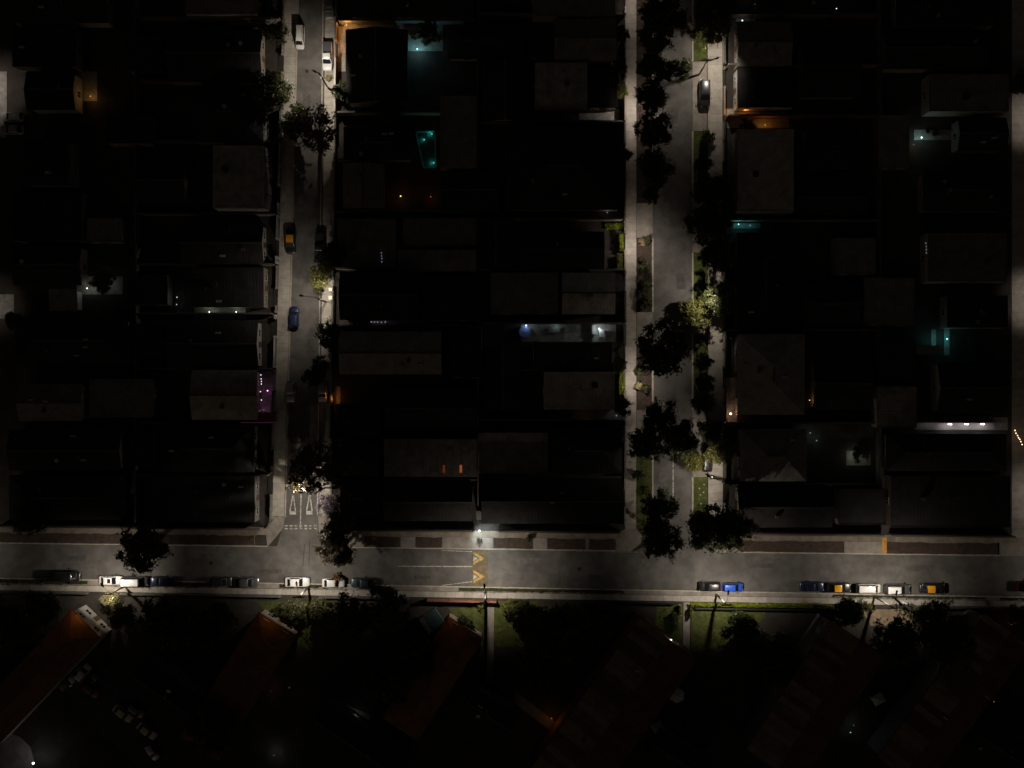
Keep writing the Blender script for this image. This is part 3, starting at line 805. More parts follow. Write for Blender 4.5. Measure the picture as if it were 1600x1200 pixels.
Bw = [(532, 752, 594, 806, 'hip', 'dark', 3.4), (534, 690, 592, 744, 'hip', 'dark', 3.4), (531, 640, 592, 684, 'flat', 'dark', 3.2), (531, 518, 690, 585, 'gable', 'light', 4.2), (531, 424, 650, 500, 'gable', 'dark', 5.6),
      (527, 342, 618, 418, 'flat', 'mid', 3.2), (536, 256, 600, 326, 'gable', 'mid', 3.6), (537, 199, 640, 250, 'hip', 'dark', 3.4), (541, 47, 637, 162, 'gable', 'dark', 3.6), (545, -40, 740, 28, 'gable', 'dark', 3.4)]
column(Bw, 'east side of the narrow street', 'W')
Be = [(752, 748, 972, 818, 'gable', 'dark', 3.6), (862, 668, 972, 740, 'hip', 'dark', 3.6), (850, 581, 960, 640, 'flat', 'light', 3.6), (834, 536, 956, 575, 'flat', 'dark', 3.2), (878, 426, 961, 491, 'gable', 'light', 4.2),
      (812, 362, 944, 420, 'gable', 'dark', 3.4), (790, 198, 970, 328, 'hip', 'dark', 3.8), (836, 98, 918, 165, 'flat', 'light', 3.8), (866, 30, 963, 94, 'gable', 'mid', 3.4), (832, -40, 962, 25, 'flat', 'mid', 3.2)]
column(Be, 'west side of the avenue', 'E')
column([(600, 754, 738, 814, 'gable', 'dark'), (747, 676, 856, 740, 'flat', 'mid'), (602, 606, 744, 670, 'gable', 'dark'), (760, 540, 812, 640, 'gable', 'dark'), (704, 510, 752, 590, 'flat', 'dark'),
        (767, 426, 872, 490, 'flat', 'mid'), (662, 432, 744, 500, 'flat', 'dark'), (622, 391, 744, 424, 'shed', 'mid'), (630, 341, 744, 384, 'flat', 'mid'), (750, 342, 800, 418, 'gable', 'dark'),
        (690, 268, 780, 330, 'gable', 'dark'), (688, 150, 745, 262, 'flat', 'mid'), (752, 98, 826, 190, 'gable', 'dark'), (700, 40, 820, 92, 'hip', 'dark'), (921, 107, 964, 168, 'flat', 'dark')], 'between street and avenue', 'S', True)
Cw = [(1152, 760, 1300, 824, 'gable', 'dark', 3.4), (1156, 670, 1260, 752, 'hip', 'mid', 3.6), (1152, 522, 1257, 648, 'hip', 'light', 3.8), (1151, 364, 1236, 512, 'hip', 'dark', 3.6), (1152, 202, 1240, 331, 'flat', 'light', 4.2),
      (1152, 108, 1238, 168, 'flat', 'dark', 3.2), (1151, 34, 1236, 104, 'gable', 'mid', 3.6), (1180, -40, 1300, 22, 'gable', 'dark', 3.4)]
column(Cw, 'east side of the avenue', 'W')
Ce = [(1392, 744, 1578, 824, 'flat', 'dark', 3.2), (1384, 678, 1572, 736, 'hip', 'dark', 3.4), (1464, 566, 1572, 646, 'gable', 'dark', 3.6), (1480, 462, 1574, 512, 'flat', 'dark', 3.2), (1450, 364, 1572, 440, 'flat', 'mid', 3.6),
      (1442, 268, 1572, 330, 'hip', 'dark', 3.4), (1496, 184, 1572, 236, 'gable', 'dark', 3.4), (1452, 116, 1576, 174, 'flat', 'mid', 3.6), (1380, 48, 1540, 108, 'gable', 'dark', 3.4), (1400, -40, 1560, 40, 'hip', 'dark', 3.4)]
column(Ce, 'facing the eastern side street', 'E')
column([(1310, 764, 1384, 820, 'flat', 'dark'), (1370, 604, 1432, 668, 'flat', 'mid'), (1270, 560, 1360, 640, 'gable', 'dark'), (1372, 528, 1426, 592, 'shed', 'dark'), (1350, 434, 1428, 508, 'flat', 'mid'),
        (1260, 444, 1342, 508, 'gable', 'dark'), (1305, 372, 1368, 428, 'flat', 'mid'), (1250, 284, 1352, 336, 'gable', 'dark'), (1372, 180, 1420, 262, 'flat', 'mid'), (1258, 200, 1336, 262, 'hip', 'dark'),
        (1250, 62, 1342, 152, 'gable', 'dark')], 'east of the avenue', 'S', True)

# long lean-to of separate roofing sheets, with two glowing roof lights
x0, y0 = P(600, 745, 3.4); x1, y1 = P(745, 686, 3.4)
hs = thing('long_shed', 'grey sheet-roofed shed with two glowing orange roof lights', 'shed', ((x0 + x1) / 2, (y0 + y1) / 2, 0.1))
w, d = x1 - x0, y1 - y0
wl = MB()
for sx in (-1, 1): wl.box((sx * (w / 2 - 0.3), 0, 1.6), (0.2, d - 0.8, 3.2))
for sy in (-1, 1): wl.box((0, sy * (d / 2 - 0.4), 1.6), (w - 0.8, 0.2, 3.2))
wl.build('wall', WALLS[2], hs)
NB = 7; sme = MB().box((0, 0, 0), (w / 12 - 0.03, d / NB + 0.08, 0.05)).mesh('roof_sheet', ROOFM['mid', 0])
for i in range(12):
    for j in range(NB):
        o = link('roof_sheet', sme, hs, (-w / 2 + (i + 0.5) * w / 12, -d / 2 + (j + 0.5) * d / NB, 3.3 + j * 0.07 + 0.01 * (i % 2))); o.rotation_euler = (0.06, 0, 0)
for px in (693.5, 720):
    q = P(px, 732.5, 3.6)
    MB().box((q[0] - hs.location.x, q[1] - hs.location.y, 3.52), (0.42, 1.35, 0.10)).build('roof_light', emit('roof_light_glow', (1.0, 0.26, 0.06), 0.22 if px > 700 else 0.07), hs)

# ------------------------------------------------------------------ garden and plot walls
GATE_ME = {}


def gate_mesh(w, h):
    k = (round(w, 1), h)
    if k not in GATE_ME:
        b = MB(); n = max(4, int(w / 0.16))
        for i in range(n + 1): b.box((-w / 2 + i * w / n, 0, h / 2), (0.03, 0.03, h - 0.1))
        b.box((0, 0, h - 0.08), (w, 0.05, 0.05)); b.box((0, 0, 0.15), (w, 0.05, 0.05))
        GATE_ME[k] = b.mesh('gate', STEEL)
    return GATE_ME[k]


def front_wall(a, b, h, m, label, gate=0.35, cap=PALEWALL, name='garden_wall', pil=True):
    A, B = Vector((*P(*a), 0)), Vector((*P(*b), 0)); d = B - A; L = d.length
    root = thing(name, label, 'wall', (A.x, A.y, 0.08), math.atan2(d.y, d.x), 'walls around the plots')
    gw = 3.0 if (gate is not None and L > 6) else 0
    g0 = L * gate if gw else L
    segs = [(0, g0), (g0 + gw, L)] if gw else [(0, L)]
    for s0, s1 in segs:
        if s1 - s0 < 0.4: continue
        MB().box(((s0 + s1) / 2, 0, h / 2), (s1 - s0 - 0.02, 0.2, h)).build('wall_panel', m, root)
        MB().box(((s0 + s1) / 2, 0, h + 0.04), (s1 - s0 - 0.36, 0.3, 0.08)).build('coping', cap, root)
        if pil:
            n = max(1, int((s1 - s0) / 3.2)); pm = MB().box((0, 0, (h + 0.2) / 2), (0.36, 0.36, h + 0.2)).mesh('pillar', cap)
            for i in range(n + 1): link('pillar', pm, root, (s0 + 0.18 + i * (s1 - s0 - 0.36) / n, 0, 0))
    if gw: link('gate', gate_mesh(gw - 0.1, h), root, (g0 + gw / 2, 0, 0))
    return root


rowsA = [816, 741, 660, 576, 491, 415, 337, 225, 131, 34, -40]
rowsB = [822, 748, 686, 632, 510, 421, 333, 253, 180, 38, -40]
rowsE = [822, 744, 656, 578, 506, 423, 345, 194, 96, 28, -40]
rowsC = [826, 756, 660, 516, 346, 185, 106, 28, -40]
for rows, xf, side, lowm, zone in ((rowsA, sx_w, 'west side of the narrow street', WALLS, 0), (rowsB, lambda y: sx_e(y) + 0.5, 'east side of the narrow street', WALLS, 1),
                                   (rowsE, lambda y: 975.5, 'west side of the avenue', WALLS, 2), (rowsC, lambda y: 1130.0, 'east side of the avenue', WALLS, 3)):
    for i in range(len(rows) - 1):
        ya, yb = rows[i] - 1.5, rows[i + 1] + 1.5
        m = rng.choice(WALLS)
        front_wall((xf(ya), ya), (xf(yb), yb), rng.choice((1.1, 1.5, 1.8)), m,
                   'street-front garden wall of the %s plot up from the cross street, %s' % (ORD[i + 1], side), rng.choice((0.15, 0.4, 0.6)), cap=rng.choice((WALLS[0], WALLS[1], WALLS[2], TRIM)))
# party walls between neighbouring plots
for rows, xa, xb, side in ((rowsA, 222, lambda y: sx_w(y) - 4, 'west of the narrow street'), (rowsB, lambda y: sx_e(y) + 5, 744, 'east of the narrow street'),
                           (rowsE, 750, 971, 'west of the avenue'), (rowsC, 1134, 1366, 'east of the avenue')):
    for i, y in enumerate(rows[1:-1]):
        fa = xa(y) if callable(xa) else xa; fb = xb(y) if callable(xb) else xb
        if y == 253: fb = 642
        front_wall((fa, y), (fb, y), 2.1, rng.choice(WALLS[1:]), 'long dividing wall above the %s plot from the cross street, %s' % (ORD[i + 1], side), None, cap=TRIM, name='dividing_wall', pil=False)
for x, lab in ((219, 'west of the narrow street'), (747.5, 'between the narrow street and the avenue'), (1369, 'east of the avenue')):
    front_wall((x, 814), (x, -40), 2.2, WALLS[2], 'long back wall running down the middle of the block ' + lab, None, cap=TRIM, name='back_wall', pil=False)
# walls along the cross street
for a, b, lab in ((4, 412, 'west of the narrow street'), (526, 742, 'from the narrow street to the bright entrance lamp'), (778, 968, 'between the entrance lamp and the avenue'), (1138, 1376, 'from the avenue to the timber ramp'), (1388, 1578, 'east of the timber ramp')):
    front_wall((a, by_n(a) - 0.5), (b, by_n(b) - 0.5), 2.3, rng.choice(WALLS[1:3]), 'long plot wall along the north side of the cross street, ' + lab, None, cap=TRIM, pil=False)
for a, b, lab in ((-60, 140, 'west end'), (190, 440, 'below the parked silver and olive cars'), (500, 640, 'below the dark trees')):
    front_wall((a, by_p(a) + 1.5), (b, by_p(b) + 1.5), 0.9, WALLS[2], 'low wall along the south side of the cross street, ' + lab, None, cap=TRIM, pil=False)
front_wall((668, by_p(668) + 2.5), (776, by_p(776) + 2.5), 1.7, WALLS[3], 'reddish brick wall south of the speed hump', None, cap=mat('brick_coping', (0.20, 0.075, 0.045), 0.8, 0.2, 2), pil=True)
front_wall((974, by_p(974) + 1.5), (1060, by_p(1060) + 1.5), 1.2, STEEL, 'dark railing wall south of the avenue mouth', None, cap=STEEL, pil=False)
front_wall((1084, by_p(1084) + 9), (1310, by_p(1310) + 9), 0.8, STEEL, 'dark low fence behind the lit hedge south of the avenue', None, cap=STEEL, pil=False)
front_wall((1430, by_p(1430) + 1.5), (1660, by_p(1660) + 1.5), 1.0, WALLS[2], 'low wall along the south side of the cross street, east end', None, cap=TRIM, pil=False)

# ------------------------------------------------------------------ the estate south of the cross street
def estate_block(corner, ux, uy, width, length, h, tone, label, storeys=3, wallm=None, end_windows=True):
    """corner: pixel of the north-west roof corner; width runs along (ux,uy) in pixels, the long side perpendicular to it, down the picture"""
    n = math.hypot(ux, uy); ux, uy = ux / n, uy / n
    vx, vy = -uy, ux                                # pixel direction of the long side (towards the lower edge)
    k = (H - h) / H
    mx, my = corner[0] + ux * width / 2 + vx * length / 2, corner[1] + uy * width / 2 + vy * length / 2
    c = P(mx, my, h); rz = math.atan2(-uy, ux)
    return house(None, h, 'gable' if tone == 'red' else 'hip', tone, wallm or WALLS[1], label, 'N', 'apartment block', 'apartment_block', storeys, ridge='y', rz=rz,
                 size=(width * S * k, length * S * k), centre=c, pitch=0.30, extras=True)


STRIPM = corrugated_mat('roofing_tan_lit_slope', (0.19, 0.14, 0.10), 0.8, 0.0, 1, 0.4, 0.7)  # faint light on the west slopes put into a lighter tan
est = [((112, 952), 0.72, 0.69, 64, 250, 6.0, 'terracotta', 'terracotta-roofed apartment block whose white end wall is lit, west', 2, WALLS[0]),
       ((404, 956), 0.85, 0.53, 70, 230, 4.4, 'terracotta', 'terracotta-roofed apartment block below the white sedan', 2, WALLS[1]),
       ((700, 962), 0.84, 0.54, 66, 190, 4.4, 'terracotta', 'brown-roofed apartment block below the brick wall and speed hump', 2, WALLS[1]),
       ((1000, 964), 0.81, 0.585, 112, 290, 7.0, 'red', 'long red-tiled apartment block with a bright gutter lamp on its end', 3, WALLS[3]),
       ((1296, 968), 0.84, 0.54, 104, 240, 7.0, 'red', 'long tiled apartment block below the transformer rack', 3, WALLS[2]),
       ((1538, 958), 0.80, 0.60, 90, 280, 6.5, 'red', 'tiled apartment block near the east end of the cross street', 3, WALLS[2])]
for c, ux, uy, w, L, h, tone, lab, st, wm in est:
    b = estate_block(c, ux, uy, w, L, h, tone, lab, st, wm)
    # roofing strips: each long slope carries separate proud strips of tile
    hw = (H - h) / H * S
    W2, D2 = w * hw / 2, L * hw / 2; rise = 0.30 * W2; z0 = h - 0.1 + 0.14
    if tone == 'red':
        nS = 24; sm = MB().box((0, 0, 0), (math.hypot(W2, rise) - 0.1, 2 * D2 / nS - 0.05, 0.06)).mesh('roof_strip', STRIPM)
        for i in range(nS):
            link('roof_strip', sm, b, (W2 / 2, -D2 + (i + 0.5) * 2 * D2 / nS, z0 + rise / 2 + 0.045), mat=ROOFM['red', 1]).rotation_euler = (0, math.atan2(rise, W2), 0)
            o = link('roof_strip', sm, b, (-W2 / 2, -D2 + (i + 0.5) * 2 * D2 / nS, z0 + rise / 2 + 0.045)); o.rotation_euler = (0, -math.atan2(rise, W2), 0)
# blocks of the second row, lying across
for i, (px, py, L, w, ang, tone) in enumerate(((255, 1085, 100, 60, -0.60, 'dark'), (560, 1168, 160, 60, -0.60, 'dark'), (1062, 1188, 96, 50, -0.55, 'dark'), (1562, 1170, 90, 56, -0.55, 'dark'), (765, 1118, 78, 50, -0.58, 'dark'))):
    where = ('beside the courtyard cars', 'near the lower edge, left of centre', 'at the lower edge below the red block', 'in the lower corner of the estate', 'beside the orange-lit passage')[i].replace('left of centre', 'west of centre')
    h = 5.5; k = (H - h) / H * S
    house(None, h, 'gable', tone, WALLS[2], 'dark-roofed terrace %s' % where, 'S', 'terrace', 'terrace', 2, ridge='x', rz=ang, size=(L * k, w * k), centre=P(px, py, h))

pad('garden_path', [(762, by_p(762) + 3), (772, by_p(772) + 3), (771, 1066), (760, 1066)], APRON, 0.13)
pad('garden_path', [(1068, by_p(1068) + 1), (1078, by_p(1078) + 1), (1077, 1050), (1066, 1050)], APRON, 0.13)
pad('lawn', [(1026, by_p(1026) + 4), (1066, by_p(1066) + 4), (1064, 1040), (1024, 1000)], LAWN, 0.12)
pad('lawn', [(1080, by_p(1080) + 2), (1205, by_p(1205) + 2), (1185, 975), (1150, 1005), (1080, 1020)], LAWN, 0.12)
pad('lawn', [(1100 - 340, by_p(760) + 4), (840, by_p(840) + 4), (840, 1010), (774, 1010)], LAWN, 0.118)
pad('lawn', [(700, 950), (760, 950), (758, 1010), (740, 1000)], LAWN, 0.121)
pad('lawn', [(400, 940), (520, 940), (500, 1020), (470, 1010)], LAWN, 0.12)
pad('bare_yard', [(1345, 952), (1440, 952), (1425, 978), (1360, 978)], mat('pale_sand', (0.20, 0.15, 0.10), 0.95, 0.4, 1.5, 0.4, 20), 0.12)
pad('lit_passage', [(806, 1080), (868, 1128), (876, 1160), (858, 1140), (800, 1095)], APRON, 0.13)
pad('estate_path', [(532, 1098), (578, 1116), (580, 1142), (556, 1126)], APRON, 0.13)
pad('round_plaza', [(8 + 46 * math.cos(t / 12 * math.pi * 2), 1190 + 46 * math.sin(t / 12 * math.pi * 2)) for t in range(12)], APRON, 0.13)
pad('courtyard_parking', [(92, 1072), (140, 1040), (262, 1150), (262, 1200), (215, 1200)], mat('courtyard_asphalt', (0.05, 0.05, 0.05), 0.9, 0.3, 0.6), 0.115)
grass('grass', [[(1080, 948), (1200, 950), (1160, 1000), (1080, 1015)], [(1028, 948), (1064, 949), (1062, 1035), (1030, 1002)]], 10, 0.22, 'mown grass of the lit lawns south of the avenue', z=0.12)
grass('grass', [[(776, 945), (840, 946), (838, 1005), (776, 1005)], [(702, 950), (758, 950), (756, 1005), (742, 998)], [(405, 942), (515, 942), (498, 1015), (472, 1008)]], 10, 0.25, 'rough grass of the gardens south of the speed hump', z=0.12)

# pale yard pads added to show lamp light, outlined like the lit patches
YARD = mat('lit_yard_pad', (0.26, 0.25, 0.23), 0.9, 0.35, 1.2, 0.3, 25)
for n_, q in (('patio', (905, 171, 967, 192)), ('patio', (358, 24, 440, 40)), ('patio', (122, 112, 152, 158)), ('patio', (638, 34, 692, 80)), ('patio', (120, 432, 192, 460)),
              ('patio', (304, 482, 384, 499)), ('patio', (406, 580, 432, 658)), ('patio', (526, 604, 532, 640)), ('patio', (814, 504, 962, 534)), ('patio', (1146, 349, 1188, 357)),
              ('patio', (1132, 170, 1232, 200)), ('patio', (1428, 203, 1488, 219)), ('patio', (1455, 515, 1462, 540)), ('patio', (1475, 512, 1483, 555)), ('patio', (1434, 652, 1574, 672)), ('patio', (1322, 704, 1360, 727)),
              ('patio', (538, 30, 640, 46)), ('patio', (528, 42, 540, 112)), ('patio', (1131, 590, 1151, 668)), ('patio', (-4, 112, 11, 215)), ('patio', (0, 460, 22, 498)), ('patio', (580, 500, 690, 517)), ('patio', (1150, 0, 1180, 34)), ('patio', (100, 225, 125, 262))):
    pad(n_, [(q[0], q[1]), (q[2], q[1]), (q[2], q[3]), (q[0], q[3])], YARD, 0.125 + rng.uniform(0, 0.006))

# swimming pool glowing turquoise
pq = [P(650, 206), P(680, 206), P(681, 262), P(662, 262)]
pool = thing('swimming_pool', 'turquoise glowing swimming pool in a walled backyard', 'pool', (pq[0][0], pq[0][1], 0))
loc = [(x - pq[0][0], y - pq[0][1]) for x, y in pq]
tile = mat('pool_tile', (0.10, 0.42, 0.44), 0.5, 0.15, 2.0)
bs = MB().sheet(loc, -0.05); bs.build('basin_floor', tile, pool)
for i in range(4):
    a, b_ = Vector((*loc[i], 0)), Vector((*loc[(i + 1) % 4], 0)); d = b_ - a
    o = MB().box((0, 0, 0.13), (d.length, 0.25, 0.36)).build('basin_wall', tile, pool); o.location = (a + b_) / 2; o.rotation_euler = (0, 0, math.atan2(d.y, d.x))
for px, py, pw in ((675, 210, 9), (663, 219, 5), (678, 255, 9)):
    q = P(px, py); lx, ly = q[0] - pq[0][0], q[1] - pq[0][1]
    MB().ball((lx, ly, 0.35), 0.16, 8, 5).build('underwater_lamp', bulb_mat((0.08, 0.95, 0.85), 0.55), pool)
    add_light(pool, (lx - 0.35, ly, 0.40), pw * 1.3, (0.08, 0.95, 0.85), 0.12)

# blue tank, clutter and small yard things
q = P(820, 519); t_ = thing('plastic_pool', 'round blue above-ground plastic pool in the brightly lit backyard', 'pool', (q[0], q[1], 0.12))
MB().tube((0, 0, 0), (0, 0, 0.9), 1.0, 1.0, 20).build('tank', TANK, t_, True)
MB().tube((0, 0, 0.86), (0, 0, 0.98), 1.07, 1.07, 20).build('rim_ring', mat('tank_rim', (0.10, 0.17, 0.36), 0.5, 0.1, 1), t_)
for i, (px, py, w, d, h, n_, m_, lab) in enumerate(((928, 515, 0.7, 1.6, 0.9, 'laundry_sink', WALLS[0], 'white upright laundry sink in the lit backyard by the avenue'),
        (940, 521, 1.0, 1.4, 1.1, 'garden_cabinet', WALLS[0], 'white cabinet beside the laundry sink in the lit backyard'), (866, 515, 2.2, 1.1, 0.8, 'garden_bench', GREYSTEEL, 'grey bench along the lit backyard wall'),
        (1002.5, 379, 1.1, 1.1, 0.7, 'planter_box', WOOD, 'small brown planter box beside a bush on the avenue'), (1450, 547, 4.2, 1.5, 2.4, 'garden_shelter', GREYSTEEL, 'pale roofed shelter beside the cyan lamp'),
        (757, 805, 2.9, 1.6, 2.6, 'entrance_kiosk', GREYSTEEL, 'small grey-roofed entrance kiosk above the bright cool lamp'))):
    q = P(px, py, h); t_ = thing(n_, lab, n_.split('_')[-1], (q[0], q[1], 0.12))
    MB().box((0, 0, h * 0.42), (w * 0.9, d * 0.9, h * 0.84)).build('body', m_, t_)
    MB().box((0, 0, h * 0.92), (w, d, h * 0.14)).build('top', m_, t_)
    for sx in (-0.3, 0.3): MB().box((sx * w, -d * 0.46, h * 0.4), (w * 0.3, 0.04, h * 0.5)).build('panel', WFRAME, t_)

# carport with three bright wall strips, pink wall behind
x0, y0 = P(1436, 668, 2.4); x1, y1 = P(1562, 655, 2.4)
cp = thing('lit_alley_wall', 'long pinkish wall with three bright upright strip lamps', 'wall', ((x0 + x1) / 2, y0, 0.1))
PINK = mat('wall_pink', (0.36, 0.31, 0.30), 0.9, 0.15, 1.0)
MB().box((0, 0.9, 1.2), (x1 - x0, 0.2, 2.4)).build('wall_panel', PINK, cp)
MB().box((0, 0.2, 0.1), (x1 - x0, 1.3, 0.16)).build('ledge', PINK, cp)
for px in (1485, 1511, 1536):
    q = P(px, 661, 1.6); lx = q[0] - cp.location.x
    MB().box((lx, 0.55, 1.3), (0.16, 0.14, 1.1)).build('strip_lamp', bulb_mat((0.95, 0.94, 1.0), 12.0), cp)
    add_light(cp, (lx, 0.30, 1.5), 26, (0.95, 0.94, 1.0), 0.1)

# house with magenta party lights: string of bulbs, table and chairs in the front yard
ROOFPLUM = mat('awning_plum', (0.16, 0.05, 0.09), 0.8, 0.2, 1.0)
q0, q1 = P(376, 660, 2.8), P(431, 644, 2.8)
aw = thing('plum_awning', 'plum-coloured awning at the edge of the magenta-lit yard', 'awning', ((q0[0] + q1[0]) / 2, (q0[1] + q1[1]) / 2, 0.1))
MB().box((0, 0, 2.6), (q1[0] - q0[0], q1[1] - q0[1], 0.08)).build('canopy', ROOFPLUM, aw)
for sx in (-1, 1):
    for sy in (-1, 1): MB().tube((sx * 2.9, sy * 0.8, 0), (sx * 2.9, sy * 0.8, 2.56), 0.05, n=6).build('post', STEEL, aw)
MB().box((0, -(q1[1] - q0[1]) / 2 - 0.04, 2.62), (q1[0] - q0[0], 0.06, 0.05)).build('neon_edge', bulb_mat((1.0, 0.25, 0.6), 0.05), aw)


def bulb_string(pts, z, c, st, label, r=0.07, light=0.0):
    root = thing('string_lights', label, 'string lights', (*P(*pts[0], z), z), 0, 'strings of small bulbs')
    W0 = Vector((*P(*pts[0], z), z)); prev = None; wire = MB()
    for p in pts:
        v = Vector((*P(*p, z), z)) - W0
        MB().ball(tuple(v), r, 6, 4).build('bulb', bulb_mat(c, st), root)
        if prev is not None: wire.tube(tuple(prev), tuple(v), 0.015, n=4)
        prev = v
    wire.build('wire', STEEL, root)
    if light: add_light(root, tuple((Vector((*P(*pts[len(pts) // 2], z), z)) - W0) + Vector((0, 0, -0.3))), light, c, 0.2)


bulb_string([(407.5, 586), (408, 592), (408.5, 596), (408.4, 600), (407, 612), (408.5, 625)], 2.6, (1.0, 0.7, 0.95), 1.6, 'string of pinkish bulbs along the magenta-lit front yard', 0.10)
bulb_string([(1586, 672.5), (1587.5, 677), (1590, 680.5), (1591.5, 684), (1593.5, 686.5), (1595, 690), (1597, 694.5)], 2.8, (1.0, 0.62, 0.32), 4.0, 'short string of amber fairy lights at the eastern edge', 0.10, 6)
bulb_string([(580, 503), (585, 503.3), (590, 503.2), (596, 503.4), (602, 503.2)], 2.4, (0.9, 0.75, 1.0), 0.9, 'row of small lilac bulbs under a roof edge', 0.08, 3)
bulb_string([(595.8, 395), (596.3, 400), (596.8, 404), (596.4, 409)], 3.6, (0.6, 0.65, 1.0), 0.7, 'short row of bluish bulbs on a flat roof', 0.07)
bulb_string([(1446.5, 380), (1447.2, 385), (1447.4, 390), (1447.4, 395)], 3.8, (0.75, 0.75, 0.9), 0.7, 'short row of pale bulbs by a flat roof east of the avenue', 0.07)

